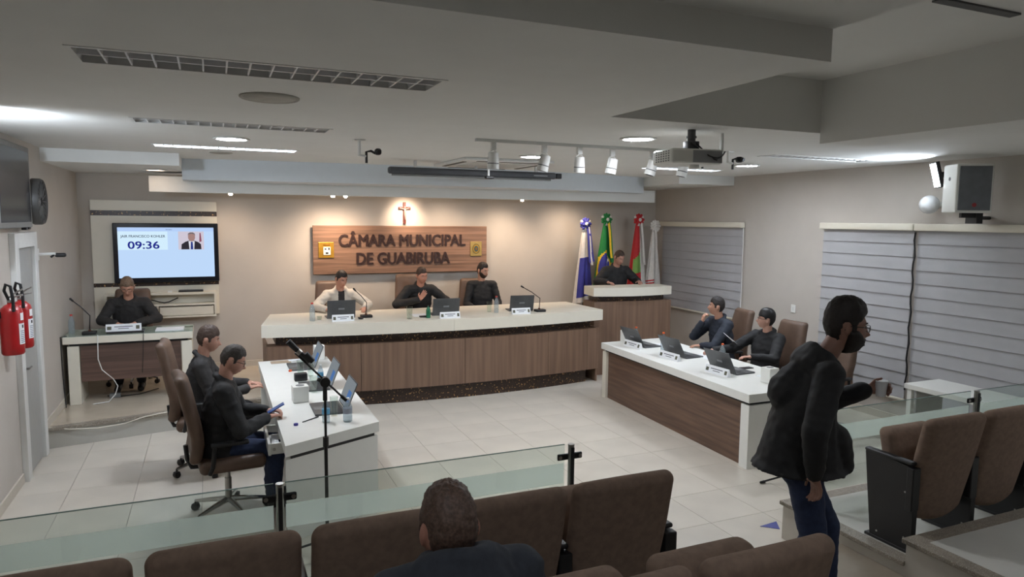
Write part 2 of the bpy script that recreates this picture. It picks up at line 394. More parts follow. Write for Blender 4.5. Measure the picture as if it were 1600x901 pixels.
# left desk (near end cut at a slant)
ld = councillor_desk('long white desk on the left with an open drawer and three laptops', [(0.45, 5.23), (1.23, 5.60), (1.24, 8.53), (0.45, 8.48)], None, None)
MB().prism([(0.49, 5.27), (1.19, 5.60), (1.19, 5.64), (0.49, 5.31)], 0.645, 0.6745).build('black_strip', M_BLACK, ld)  # black strip set back between end panel and worktop
MB().prism([(0.455, 5.25), (1.22, 5.61), (1.22, 5.67), (0.455, 5.31)], 0.0, 0.6445).build('end_panel', M_WHITE, ld)
MB().box(0.47, 1.22, 8.42, 8.48, 0.0, 0.6745).build('end_panel', M_WHITE, ld)
MB().box(1.17, 1.20, 5.68, 8.41, 0.08, 0.6745).build('modesty_panel', M_WOODD, ld)
MB().box(0.47, 0.50, 5.36, 5.40, 0.0, 0.60).build('side_panel', M_BLACK, ld)
dr = MB().box(0.37, 0.60, 5.62, 5.64, 0.58, 0.665).box(0.37, 0.60, 6.14, 6.16, 0.58, 0.665).box(0.355, 0.375, 5.61, 6.17, 0.575, 0.668).box(0.37, 0.60, 5.64, 6.14, 0.58, 0.592).build('drawer', M_WHITE, ld)
MB().box(0.39, 0.45, 5.72, 6.0, 0.593, 0.62).build('drawer_papers', M_PAPER, dr)
MB().cyl((0.40, 5.612, 0.62), (0.40, 5.621, 0.62), 0.012).build('lock', M_STEEL, dr)
# right desk
rd = councillor_desk('long white desk on the right with dark walnut front and three name plates', [(4.91, 8.19), (4.78, 5.16), (5.80, 5.14), (5.93, 8.22)], None, None)
MB().prism([(4.95, 8.14), (4.82, 5.22), (4.86, 5.22), (4.99, 8.14)], 0.645, 0.6745).build('black_strip', M_BLACK, rd)  # black strip between walnut front and worktop
MB().prism([(4.965, 8.085), (4.845, 5.30), (4.875, 5.30), (4.995, 8.085)], 0.0, 0.6445).build('modesty_panel', M_WOODD, rd)
MB().prism([(4.93, 8.18), (4.93, 8.09), (5.85, 8.10), (5.85, 8.20)], 0.0, 0.6445).build('end_panel', M_CREAM, rd)
MB().prism([(4.80, 5.29), (4.795, 5.17), (5.77, 5.16), (5.77, 5.29)], 0.0, 0.6445).build('end_panel', M_WHITE, rd)
MB().prism([(4.83, 5.26), (4.83, 5.20), (5.74, 5.19), (5.74, 5.26)], 0.6446, 0.6745).build('black_strip', M_BLACK, rd)
# secretary's desk on the stage
sd = empty('secretary_desk', (-0.94, 9.65, ZST), 0, 'cream glass topped secretary desk on the stage with walnut modesty panel', 'desk')
MB().bbox(-0.70, 0.68, -0.28, 0.28, 0.73, 0.815, 0.004).build('worktop', M_CREAM, sd)
MB().bbox(-0.70, 0.68, -0.28, 0.28, 0.8155, 0.822, 0.002).build('glass_top', glassmat('green_desk_glass', (214, 232, 222), solid=0.35, white=(222, 230, 220), refl=0.25), sd)
MB().box(-0.64, 0.62, -0.24, 0.24, 0.70, 0.7295).build('black_strip', M_BLACK, sd)  # black strip under the worktop, slightly set back
for x in (-0.66, 0.55): MB().bbox(x, x+0.12, -0.26, 0.24, 0.0, 0.6995, 0.004).build('leg', M_CREAM, sd)
MB().box(-0.53, 0.54, -0.235, -0.21, 0.27, 0.6995).build('modesty_panel', M_WOODS, sd)
# lectern
le = empty('lectern', (6.17, 9.45, 0), math.radians(-3), 'walnut lectern with thick curved white top at the right of the stage', 'lectern')
def lc(w, y0, bow, n=11): return [(-w+2*w*i/(n-1), y0-bow*(1-((2*i/(n-1))-1)**2)) for i in range(n)]
MB().prism(lc(0.71, -0.12, 0.12)+[(0.68, 0.28), (-0.68, 0.28)], 1.255, 1.39).build('top', M_CREAM, le)
MB().prism(lc(0.60, -0.06, 0.06)+[(0.60, 0.26), (-0.60, 0.26)], 1.165, 1.2545).build('stone_band', M_GRAN, le)
MB().box(-0.70, 0.70, -0.13, 0.26, 0.0, 1.1645).build('body', M_WOODV, le)
# press table near the right wall
pt = empty('side_table', (7.0, 4.52, 0), 0, 'white laminate table by the right wall behind the glass rail', 'table')
MB().bbox(-0.27, 0.28, -0.62, 0.46, 0.70, 0.75, 0.003).build('tabletop', M_WHITE, pt)
for x, y in ((-0.23, 0.40), (0.20, 0.40), (-0.23, -0.58), (0.20, -0.58)): MB().bbox(x, x+0.05, y, y+0.05, 0, 0.6995, 0.003).build('leg', M_WHITE, pt)
MB().box(-0.20, 0.22, 0.36, 0.38, 0.25, 0.699).build('modesty_panel', mat('grey_panel', (170, 170, 166), 0.5), pt)

# ------------------------------------------------------------ swivel chairs
def swivel_chair():
    o = empty('swivel_chair', (0, 0, 0), 0, 'x', 'chair')
    def bk(p):      # padded back: waisted, leaning, corners drawn in
        t = (p.z+0.36)/0.72
        w_ = 1.0-0.10*abs(t-0.45)*2 - 0.06*t
        return (p.x*w_, p.y-0.10*(t-0.2)**2*1.4+0.05*math.cos(p.x*4.0)-0.05 + 0.03*math.exp(-((t-0.25)/0.2)**2), p.z)
    MB().rbox((0, -0.245, 0.86), (0.50, 0.095, 0.70), 0.045, 3, fn=bk, sub=6).build('backrest', M_LEATHER, o, True)
    MB().rbox((0, 0.02, 0.475), (0.52, 0.50, 0.11), 0.045, 3, sub=2).build('seat', M_LEATHER, o, True)
    for s in (-1, 1):
        a = MB().tube([(s*0.27, -0.16, 0.44), (s*0.30, -0.14, 0.50), (s*0.30, -0.12, 0.66)], 0.018, 8)
        a.rbox((s*0.30, -0.01, 0.675), (0.065, 0.28, 0.032), 0.014, 2)
        a.build('armrest', M_BLACK, o, True)
    MB().cyl((0, 0, 0.10), (0, 0, 0.30), 0.028).cyl((0, 0, 0.30), (0, 0, 0.42), 0.02).build('gas_column', M_STEEL, o, True)
    MB().tube([(0, -0.18, 0.425), (0, -0.27, 0.43), (0, -0.30, 0.50), (0, -0.31, 0.62)], 0.018, 8).build('back_bracket', M_BLACK, o, True)
    leg = None; wh = None
    for i in range(5):
        a = 2*PI*i/5+0.3
        if leg is None:
            lo = MB().tube([(0.02, 0, 0.115), (0.15, 0, 0.10), (0.30, 0, 0.075)], [0.026, 0.020, 0.014], 8).build('base_leg', M_CHROME, o, True); leg = lo.data
            wo = MB().cyl((0, -0.022, 0.028), (0, 0.022, 0.028), 0.028, n=14).cyl((0, 0, 0.05), (0, 0, 0.08), 0.008).rbox((0, 0, 0.045), (0.05, 0.05, 0.02), 0.008, 1).build('caster', M_BLACK, o, True); wh = wo.data
            lo.rotation_euler = (0, 0, a); wo.location = (0.30*math.cos(a), 0.30*math.sin(a), 0); wo.rotation_euler = (0, 0, a)
        else:
            share('base_leg', leg, o, (0, 0, 0), a); share('caster', wh, o, (0.30*math.cos(a), 0.30*math.sin(a), 0), a)
    return o
CH = [  # position, heading, label
    ((0.06, 6.02, 0), -PI/2+0.10, 'brown leather swivel chair of the person holding the blue phone', 1.0),
    ((-0.12, 7.18, 0), -PI/2-0.05, 'brown leather swivel chair of the second person at the left desk', 1.06),
    ((-1.02, 10.36, ZST), PI, 'brown leather swivel chair behind the secretary desk', 1.03),
    ((1.62, 10.36, ZST), PI, 'brown leather swivel chair of the person in the light jacket', 1.06),
    ((2.86, 10.42, ZST), PI, 'brown leather swivel chair of the speaker in the middle of the bench', 1.12),
    ((3.86, 10.42, ZST), PI-0.25, 'brown leather swivel chair at the right end of the bench', 1.04),
    ((6.46, 7.56, 0), PI/2-0.2, 'brown leather swivel chair of the person resting chin on hand', 1.02),
    ((6.50, 6.64, 0), PI/2, 'brown leather swivel chair of the person in glasses at the right desk', 0.98),
    ((6.55, 5.92, 0), PI/2, 'empty brown leather swivel chair at the near end of the right desk', 0.98),
]
proto = swivel_chair()
for i, (p, rz, lb, sc) in enumerate(CH):
    o = proto if i == 0 else copy_tree(proto)
    place(o, p, rz, lb, 'brown swivel chairs'); o.scale = (1, 1, sc)

# ------------------------------------------------------------ auditorium seats
def hall_seat():
    o = empty('auditorium_seat', (0, 0, 0), 0, 'x', 'seat')
    def bk(p):
        t = (p.z+0.36)/0.72
        wv = 0.90+0.10*min(1, max(0, t*1.6)); bow = 0.028*(1-(p.x/0.27)**2)
        zz = p.z + (0.014*(1-(p.x/0.26)**2) if p.z > 0 else -0.05*(1-(p.x/0.26)**2))
        return (p.x*wv, p.y-bow-0.14*(t-0.2), zz)
    MB().rbox((0, -0.02, 0.585), (0.545, 0.10, 0.72), 0.05, 4, fn=bk, sub=8).build('backrest', M_FABRIC, o, True, angle=70)
    # tipped up seat pad
    MB().rbox((0, 0.16, 0.575), (0.47, 0.13, 0.42), 0.055, 3, sub=2, fn=lambda p: (p.x, p.y+0.10*(p.z/0.42), p.z)).build('seat_pad', M_FABRIC, o, True)
    MB().box(-0.20, 0.20, 0.05, 0.09, 0.36, 0.44).build('hinge_bar', M_BLACKM, o)
    return o
def side_panel(o, x):
    pr = [(-0.10, 0.0), (0.20, 0.0), (0.27, 0.60), (0.27, 0.635), (-0.08, 0.60), (-0.10, 0.30)]
    n = len(pr); t = 0.022
    vs = [(x-t, y, z) for y, z in pr]+[(x+t, y, z) for y, z in pr]
    fs = [tuple(range(n)), tuple(range(2*n-1, n-1, -1))]+[(i, n+i, n+(i+1) % n, (i+1) % n) for i in range(n)]
    m = MB().add(vs, fs); m.bbox(x-0.028, x+0.028, -0.12, 0.24, 0.0, 0.02, 0.003)
    p = m.build('side_panel', M_BLACK, o)
    MB().rbox((x, 0.10, 0.625), (0.052, 0.36, 0.026), 0.012, 2, M=Matrix.Translation((0, 0, 0))).build('armrest', M_BLACK, p, True)
    b = MB()
    for yy, zz in ((-0.05, 0.10), (0.15, 0.06), (-0.04, 0.42)): b.cyl((x-t-0.003, yy, zz), (x+t+0.003, yy, zz), 0.007, n=8)
    b.build('bolt', M_STEEL, p)
    # standard that carries the back, seen from behind between the seats
    MB().bbox(x-0.035, x+0.035, -0.10, -0.05, 0.30, 0.60, 0.006).build('back_bracket', M_BLACK, p)
SP = 0.582
hs = hall_seat(); side_panel(hs, -SP/2)
first = True
ROW1 = 'auditorium seats of the front row'; ROW2 = 'auditorium seats of the second row'; ROWR = 'auditorium seats on the right platform'
def put_seat(loc, rz, label, group, end=False):
    global first
    o = hs if first else copy_tree(hs)
    if first: first = False
    place(o, loc, rz, label, group)
    return o
names1 = ['brown auditorium seat at the far left, cut by the picture edge', 'brown auditorium seat in front of the left glass rail post, second from left', 'brown auditorium seat left of the seated man\'s head', 'brown auditorium seat right of the seated man\'s head', 'brown auditorium seat at the aisle end of the front row']
seats = []
for i in range(5): seats.append(put_seat((-0.57+SP*i, 2.82, 0.30), 0, names1[i], ROW1))
seats.append(put_seat((0.475, 1.76, 0.45), 0, 'brown auditorium seat under the seated man in a dark hoodie', ROW2))
seats.append(put_seat((1.06, 1.78, 0.45), 0, 'brown auditorium seat of the second row, next to the aisle end one', ROW2))
seats.append(put_seat((1.645, 1.78, 0.45), 0, 'brown auditorium seat at the aisle end of the second row, at the bottom edge', ROW2))
seats.append(put_seat((4.42, 3.02, 0.30), 0, 'brown auditorium seat with black end panel beside the walking man', ROWR))
seats.append(put_seat((5.00, 3.02, 0.30), 0, 'brown auditorium seat at the right picture edge', ROWR))
for k in (8, 9): seats[k].scale = (1, 1, 0.955)
for k in (4, 7): side_panel(seats[k], SP/2+0.012)
side_panel(seats[9], SP/2)
# the used seat folds down
for ch in seats[5].children:
    if ch.name.startswith('seat_pad'):
        ch.data = ch.data.copy(); ch.data.transform(Matrix.Translation((0, 0.20, 0.42)) @ Matrix.Rotation(-PI/2, 4, 'X') @ Matrix.Translation((0, -0.16, -0.60)))

# ------------------------------------------------------------ glass rails
def rail(x0, x1, y, posts, label):
    o = empty('glass_rail', (0, 0, 0), 0, label, 'glass rail')
    xs_ = [x0]+posts+[x1]
    for i in range(len(xs_)-1):
        a = xs_[i]+(0.03 if i > 0 else 0); b = xs_[i+1]-(0.03 if i < len(xs_)-2 or x1 == posts[-1] else 0)
        if b-a < 0.1: continue
        p = MB().box(a, b, y-0.005, y+0.005, 0.36, 1.0).build('glass_pane', M_PANE, o)
        MB().box(a+0.002, b-0.002, y+0.0055, y+0.007, 0.74, 0.875).build('frosted_band', M_FROST, p)
        MB().box(a, b, y-0.0052, y+0.0052, 1.0, 1.003).build('polished_edge', mat('glass_edge', (96, 120, 112), 0.2), p)
    for x in posts:
        q = MB().cyl((x, y-0.035, 0.30), (x, y-0.035, 1.005), 0.021, n=18).build('post', M_STEEL, o, True)
        MB().cyl((x, y-0.035, 1.005), (x, y-0.035, 1.012), 0.022, n=18).build('post_cap', M_STEEL, q, True)
        MB().bbox(x-0.011, x+0.011, y-0.064, y-0.045, 0.31, 0.995, 0.003).build('dark_strip', M_BLACK, q)
        for z in (0.925, 0.50):
            c_ = MB().bbox(x-0.09, x+0.09, y-0.026, y-0.008, z-0.022, z+0.022, 0.016)
            for s in (-1, 1): c_.cyl((x+s*0.072, y-0.030, z), (x+s*0.072, y-0.026, z), 0.012, n=12, mi=1)
            c_.build('clamp', [M_BLACKM, M_STEEL], q)
    return o
rail(XL+0.01, 2.085, 3.86, [0.295, 2.085], 'clear glass rail with frosted band in front of the first seat row')
rail(4.06, XR-0.02, 3.82, [4.09, 6.04], 'clear glass rail with frosted band in front of the right platform seats')
# ------------------------------------------------------------ lamps
WARM = (255, 226, 198); COOL = (220, 234, 255); NEUT = (242, 247, 255)
def spot(name, loc, target, watts, angle, blend, col, parent, r=0.03):
    l = bpy.data.lights.new(name, 'SPOT'); l.energy = watts; l.spot_size = math.radians(angle); l.spot_blend = blend; l.color = lin(col); l.shadow_soft_size = r
    o = bpy.data.objects.new(name, l); COL.objects.link(o); o.parent = parent; o.location = loc
    d_ = Vector(target)-Vector(loc); o.rotation_euler = d_.to_track_quat('-Z', 'Y').to_euler(); return o
def downlight(x, y, z, label, strength, col=NEUT, r=0.13):
    o = empty('downlight', (x, y, z), 0, label, 'ceiling lamp', 'round recessed downlights')
    MB().lathe([(r, -0.001), (r+0.028, -0.004), (r+0.030, -0.012), (r+0.012, -0.016), (r-0.002, -0.010), (r-0.002, -0.001)], 28).build('rim', M_WHITEP, o, True)
    MB().lathe([(0.001, -0.004), (r-0.004, -0.004), (r-0.004, -0.007), (0.001, -0.008)], 28).build('lens', emis('downlight_lens_%d' % int(strength*10), col, strength), o)
    return o
downlight(0.19, 6.91, ZC, 'lit round downlight on the left ceiling between two strip fittings', L_DOWN)
downlight(3.42, 5.17, ZC, 'lit round downlight next to the projector mount', L_DOWN)
downlight(3.35, 7.18, ZC, 'lit round downlight behind the track spotlights', L_DOWN)
downlight(6.25, 6.97, ZC, 'lit round downlight on the right of the ceiling camera', L_DOWN)
downlight(-0.62, 9.72, ZS, 'lit round downlight in the lowered ceiling above the television', L_DOWN*0.07, WARM, 0.11)
for x, y, z, lb in ((-0.5, 0.7, 3.30, 'left'), (1.7, 0.2, 3.30, 'middle'), (6.2, 1.3, ZC, 'right')): downlight(x, y, z, 'round downlight over the rear audience seats, %s one' % lb, L_DOWN*(0.32 if x < 5 else 0.55))
def strip_light(x0, x1, y0, y1, label, lit):
    o = empty('strip_light', ((x0+x1)/2, (y0+y1)/2, ZC), 0, label, 'ceiling lamp', 'recessed louvred strip lights')
    w_, d_ = (x1-x0)/2, (y1-y0)/2; b = 0.02; h_ = 0.075
    f_ = MB().box(-w_-b, w_+b, -d_-b, -d_+0.004, -0.004, 0.0).box(-w_-b, w_+b, d_-0.004, d_+b, -0.004, 0.0).box(-w_-b, -w_+0.004, -d_+0.004, d_-0.004, -0.004, 0.0).box(w_-0.004, w_+b, -d_+0.004, d_-0.004, -0.004, 0.0)
    f_.build('frame', M_WHITEP, o)
    MB().box(-w_+0.002, w_-0.002, -d_+0.002, d_-0.002, h_, h_+0.006).build('reflector', mat('reflector_off', (120, 124, 136), 0.4, 0.0) if not lit else emis('reflector_lit', COOL, L_TUBE), o)
    n = 16; me = None
    for i in range(1, n):
        x = -w_+2*w_*i/n
        if me is None:
            q = MB().box(-0.004, 0.004, -d_+0.003, d_-0.003, 0.0, 0.045).build('louvre', mat('louvre_metal', (240, 240, 240), 0.4, 0.0), o); me = q.data; q.location = (x, 0, 0)
        else: share('louvre', me, o, (x, 0, 0))
    MB().box(-w_+0.003, w_-0.003, -0.006, 0.006, 0.001, 0.044).build('centre_blade', MATS['louvre_metal'], o)
    for k in (-1, 1): MB().cyl((-w_+0.05, k*d_*0.5, 0.06), (w_-0.05, k*d_*0.5, 0.06), 0.012, n=8).build('tube', mat('tube_off', (226, 228, 232), 0.4) if not lit else emis('tube_lit', COOL, L_TUBE*1.5), o, True)
    return o
strip_light(-0.53, 1.12, 3.50, 3.82, 'unlit louvred strip light nearest to the viewer', False)
strip_light(-0.51, 0.90, 5.80, 6.05, 'unlit louvred strip light behind the round ceiling speaker', False)
strip_light(-0.51, 0.86, 7.82, 8.04, 'lit bluish strip light on the left ceiling', True)
strip_light(5.51, 6.97, 5.72, 5.95, 'unlit louvred strip light near the right wall', False)
strip_light(5.40, 6.60, 7.86, 8.08, 'lit strip light behind the projector on the right', True)
# wall washers tucked under the pelmet
def washer(x, y, label, watts, target, ang, col=WARM, up=0.0):
    o = empty('wall_washer', (x, y, 2.90), 0, label, 'spotlight', 'small spots under the pelmet')
    MB().lathe([(0.034, -0.002), (0.038, -0.004), (0.038, -0.13+up), (0.030, -0.138+up)], 16).build('housing', M_WHITEP, o, True)
    MB().lathe([(0.001, -0.138+up), (0.026, -0.138+up), (0.024, -0.160+up), (0.001, -0.165+up)], 14).build('lens', emis('washer_lens', WARM, 30), o)
    spot('washer_beam', (0, 0, -0.172+up), (target[0]-x, target[1]-y, target[2]-2.90), watts, ang, 1.0, col, o, 0.10)
wl = ['above the right edge of the television panel', 'left one of the pair above the sign', 'right one of the pair above the sign', 'directly above the crucifix', 'hidden one right of the crucifix', 'above the right end of the sign', 'hidden one near the flags']
for lb, x, e, tx, tz, an, up_ in zip(wl, (0.25, 1.62, 1.80, 2.85, 3.45, 4.62, 5.7), (0.45, 1.0, 0.9, 0, 0.9, 1.0, 0.8), (0.25, 1.5, 2.0, 2.85, 3.5, 4.4, 5.7), (1.2, 1.2, 1.2, 2.45, 1.2, 1.2, 1.2), (128,)*7, (0, 0, 0, 0.06, 0.06, 0, 0.06)):
    if e: washer(x, 10.28, 'small warm spotlight under the pelmet, '+lb, L_WASH*e, (tx, YB, tz), an, up=up_)
    else: washer(x, 10.55, 'small warm spotlight under the pelmet, '+lb, L_CROSS, (tx, YB, tz), 80, up=up_)
# ------------------------------------------------------------ ceiling things
o = MB().lathe([(0.001, -0.004), (0.14, -0.012), (0.15, -0.006), (0.165, -0.012), (0.172, -0.008), (0.172, 0.0)], 30).build('ceiling_speaker', mat('speaker_grille', (176, 172, 162), 0.7, bump=0.3, bscale=300), None, True, (0.34, 4.44, ZC))
tag(o, 'round beige ceiling speaker behind the nearest strip light', 'speaker')
o = MB().lathe([(0.001, -0.006), (0.10, -0.012), (0.12, -0.008), (0.12, 0.0)], 24).build('ceiling_speaker', MATS['speaker_grille'], None, True, (0.12, 8.48, ZC))
tag(o, 'small round ceiling speaker beyond the lit strip light', 'speaker')
# cassette air conditioner
ac = empty('air_conditioner', (3.28, 8.25, ZC), 0, 'flat white cassette air conditioner on the ceiling behind the screen housing', 'air conditioner')
MB().bbox(-0.58, 0.58, -0.62, 0.62, -0.035, 0, 0.012).build('panel', M_WHITEP, ac)
for x0, x1, y0, y1 in ((-0.40, 0.40, -0.56, -0.51), (-0.40, 0.40, 0.51, 0.56), (-0.53, -0.48, -0.40, 0.40), (0.48, 0.53, -0.40, 0.40)):
    MB().box(x0, x1, y0, y1, -0.040, -0.034).build('outlet', mat('ac_slot', (90, 86, 78), 0.6), ac)
MB().box(-0.36, 0.36, -0.36, 0.36, -0.041, -0.034).build('intake_grille', mat('ac_grille', (206, 204, 198), 0.6), ac)
# roll-up projection screen
sh = empty('projection_screen', (3.13, 8.42, 3.03), 0, 'rolled up projection screen in a long dark housing under the ceiling', 'projection screen')
MB().rbox((0, 0, 0), (2.28, 0.09, 0.085), 0.028, 3).build('housing', mat('dark_grey_housing', (74, 76, 80), 0.5), sh, True)
MB().bbox(1.14, 1.22, -0.04, 0.04, -0.035, 0.035, 0.01).build('end_cap', M_BLACK, sh)
MB().cyl((-1.10, -0.02, -0.055), (1.06, -0.02, -0.055), 0.012).build('bottom_bar', M_GREYP, sh)
for x in (-0.8, 0.0, 0.85): MB().box(x-0.015, x+0.015, -0.015, 0.015, 0.042, ZC-3.03).build('hanger', M_WHITEP, sh)
MB().box(0.80, 1.0, -0.0465, -0.0455, -0.012, 0.0).build('maker_plate', mat('pale_print', (170, 172, 174), 0.5), sh)
def cam_bracket(x, y, drop, dx, label, ang=0.0, twin=False):
    o = empty('ceiling_camera', (x, y, ZC), ang, label, 'camera')
    MB().bbox(-0.05, 0.05, -0.04, 0.04, -0.014, 0, 0.004).build('base_plate', M_WHITEP, o)
    MB().tube([(0, 0, -0.01), (0, 0, -drop), (0.06, -0.02, -drop-0.01)], 0.014, 8).build('arm', M_WHITEP, o, True)
    b = MB().tube([(0.06, -0.02, -drop-0.07), (0.06, -0.02, -drop+0.03), (0.10, -0.03, -drop+0.04), (0.14, -0.03, -drop+0.02)], 0.012, 8)
    b.rbox((0.165, -0.03, -drop+0.035), (0.06, 0.07, 0.06), 0.022, 2); b.cyl((0.165, -0.065, -drop+0.035), (0.165, -0.08, -drop+0.03), 0.02)
    b.build('camera_body', M_BLACK, o, True); return o
cam_bracket(1.26, 6.45, 0.14, 0, 'black camera on a white ceiling bracket left of the screen housing')
cam_bracket(4.86, 5.70, 0.11, 0, 'black camera on a white bracket right of the projector', 0.3)
cam_bracket(4.62, 5.70, 0.11, 0, 'black camera on a white bracket just behind the projector', 2.6)
o = empty('ceiling_camera', (3.10, 7.90, ZC), 0, 'small dark camera hanging in front of the projection screen housing', 'camera')
MB().cyl((0, 0, 0), (0, 0, -0.19), 0.014).build('arm', M_WHITEP, o, True)
MB().rbox((0.01, 0, -0.21), (0.11, 0.06, 0.035), 0.014, 2).build('camera_body', M_BLACK, o, True)
# track with spotlights
tr = MB().bbox(2.17, 4.50, 5.83, 5.87, ZC-0.028, ZC, 0.003).build('lighting_track', M_WHITEP)
tag(tr, 'long white lighting track under the ceiling', 'track')
tl = empty('track_spotlight', (0, 0, 0), 0, 'x', 'spotlight')
MB().bbox(-0.025, 0.025, -0.016, 0.016, -0.065, 0, 0.004).build('adapter', M_WHITEP, tl)
MB().tube([(-0.052, 0, -0.15), (-0.035, 0, -0.085), (0, 0, -0.062), (0.035, 0, -0.085), (0.052, 0, -0.15)], 0.005, 6).build('yoke', M_WHITEP, tl, True)
hd = MB().lathe([(0.030, 0.065), (0.046, 0.06), (0.050, 0.0), (0.052, -0.03), (0.049, -0.034), (0.053, -0.038), (0.054, -0.085), (0.044, -0.085), (0.040, -0.05), (0.001, -0.05)], 20, mis=[0, 0, 0, 1, 1, 0, 0, 1, 1]).build('lamp_head', [M_WHITEP, mat('spot_dark_line', (90, 90, 90), 0.6)], tl, True, (0, 0, -0.15))  # darker grey in the head's groove and open mouth
tpos = ['first', 'second', 'third', 'fourth', 'fifth', 'sixth']
for i, (x, rx, ry) in enumerate([(2.34, 0.05, 0.0), (2.85, 0.12, -0.22), (3.22, 0.1, 0.04), (3.58, 0.1, -0.16), (4.04, 0.12, -0.25), (4.42, 0.1, -0.2)]):
    o = tl if i == 0 else copy_tree(tl)
    place(o, (x, 5.85, ZC-0.028), 0, 'white track spotlight, %s from the left on the rail' % tpos[i], 'white track spotlights')
    for ch in o.children:
        if ch.name.startswith('lamp_head'): ch.rotation_euler = (rx, -ry, 0)
# projector
pj = empty('projector', (3.47, 4.50, ZC), math.radians(-8), 'white ceiling projector on a dark mount with hanging cables', 'projector')
MB().cyl((0, 0, 0), (0, 0, -0.10), 0.032).cyl((0, 0, -0.05), (0, 0, -0.065), 0.04).bbox(-0.05, 0.05, -0.04, 0.04, -0.15, -0.09, 0.005).build('mount', mat('dark_mount', (92, 92, 94), 0.5), pj, True)
MB().rbox((-0.02, 0.02, -0.215), (0.44, 0.32, 0.115), 0.02, 2).build('body', M_WHITE, pj, True)
MB().box(-0.06, 0.19, -0.144, -0.139, -0.262, -0.17).build('rear_panel', mat('grey_connector_panel', (160, 162, 164), 0.5), pj)
g = MB()
for i in range(6):
    for j in range(5): g.box(-0.2415, -0.239, -0.10+i*0.04, -0.08+i*0.04, -0.255+j*0.018, -0.245+j*0.018)
g.build('side_vent', M_GREYP, pj)['kind'] = 'stuff'
MB().cyl((-0.02, 0.16, -0.22), (-0.02, 0.22, -0.225), 0.04).build('lens', M_BLACK, pj, True)
MB().lathe([(0.04, 0), (0.045, -0.03), (0.03, -0.035)], 14, (0.02, -0.02, -0.272)).build('foot', M_WHITE, pj, True)
for a, b in (((-0.03, -0.03, -0.10), (0.24, -0.1, -0.17)), ((0.02, -0.03, -0.10), (0.22, -0.06, -0.19))):
    A, B = Vector(a), Vector(b); pts = [A.lerp(B, t/10)+Vector((0, -0.10*math.sin(PI*t/10), -0.09*math.sin(PI*t/10))) for t in range(11)]
    MB().tube(pts, 0.006, 6).build('cable', M_BLACK, pj, True)
MB().tube([(0.32, 0.08, -0.005), (0.32, 0.08, -0.16), (0.26, 0.0, -0.17)], 0.016, 8).build('cable_pipe', M_WHITEP, pj, True)

# ------------------------------------------------------------ back wall
sg = empty('wall_sign', (2.825, YB, 0), 0, 'wooden board reading CÂMARA MUNICIPAL DE GUABIRUBA in dark letters', 'sign')
MB().bbox(-1.42, 1.42, -0.085, -0.045, 1.575, 2.325, 0.004).build('board', M_WOODX, sg)
MB().box(-1.2, 1.2, -0.045, 0, 1.7, 2.2).build('standoff', M_BLACK, sg)
M_LET = mat('dark_letters', (52, 30, 26), 0.5)
for ln, zc, wd in (('CÂMARA MUNICIPAL', 2.085, 2.06), ('DE GUABIRUBA', 1.80, 1.52)):
    text_mesh(ln, 0.262, 0.006, 'lettering', M_LET, sg, Matrix.Translation((0.0, -0.096, zc)) @ UPRIGHT, bold=0.0075, width=wd)
e1 = MB().bbox(-0.115, 0.115, -0.10, -0.0855, -0.12, 0.12, 0.003).build('emblem_plate', mat('gold_plate', (206, 158, 60), 0.35, 0.5, var=0.12, scale=14), sg, False, (-1.225, 0, 1.95))
MB().rbox((0.01, -0.105, -0.015), (0.11, 0.012, 0.125), 0.04, 2).build('emblem_shield', M_WHITE, e1)
MB().box(-0.025, 0.0, -0.1125, -0.111, 0.005, 0.025).box(0.03, 0.05, -0.1125, -0.111, 0.0, 0.035).box(-0.01, 0.03, -0.1125, -0.111, -0.06, -0.035).build('emblem_marks', M_BLACK, e1)
MB().prism([(-0.04, 0), (0.05, 0), (0.06, 0.02), (0.005, 0.012), (-0.05, 0.02)], -0.104, -0.0995, 0, Matrix(((1, 0, 0, 0), (0, 0, 1, 0), (0, 1, 0, 0.065), (0, 0, 0, 1)))).build('emblem_crown', mat('bronze', (150, 96, 40), 0.4, 0.4), e1)
e2 = MB().bbox(-0.10, 0.10, -0.10, -0.0855, -0.12, 0.12, 0.003).build('emblem_plate', mat('dull_gold_plate', (182, 156, 92), 0.4, 0.4, var=0.1, scale=14), sg, False, (1.225, 0, 1.95))
for rr, m_, dd in ((0.078, mat('olive_ring', (110, 96, 50), 0.5), 0.002), (0.062, mat('gold_plate', (0, 0, 0)), 0.004), (0.045, mat('teal_shield', (58, 84, 84), 0.5), 0.006), (0.02, mat('bronze', (0, 0, 0)), 0.008)):
    MB().lathe([(rr, 0), (rr, 0.003)], 20, M=Matrix.Translation((0, -0.099-dd, 0)) @ Matrix.Diagonal((0.85, 1, 1.1, 1)) @ Matrix.Rotation(PI/2, 4, 'X')).build('emblem_ring', m_, e2)
cr = empty('crucifix', (2.85, YB, 2.53), 0, 'dark wooden crucifix lit from above over the sign', 'crucifix')
M_CRW = mat('dark_red_wood', (96, 44, 36), 0.4)
MB().bbox(-0.022, 0.022, -0.035, -0.008, -0.175, 0.175, 0.004).bbox(-0.098, 0.098, -0.034, -0.009, 0.055, 0.098, 0.004).build('cross', M_CRW, cr)
fg = MB().caps((0, -0.045, 0.06), (0, -0.045, -0.02), 0.014, 0.010).caps((0, -0.045, -0.02), (0.004, -0.047, -0.10), 0.010, 0.007).ell((0, -0.050, 0.09), (0.012, 0.012, 0.015))
fg.caps((0, -0.045, 0.055), (-0.075, -0.042, 0.080), 0.006, 0.005).caps((0, -0.045, 0.055), (0.075, -0.042, 0.080), 0.006, 0.005)
fg.build('figure', mat('pewter', (176, 168, 158), 0.4, 0.4), cr, True)
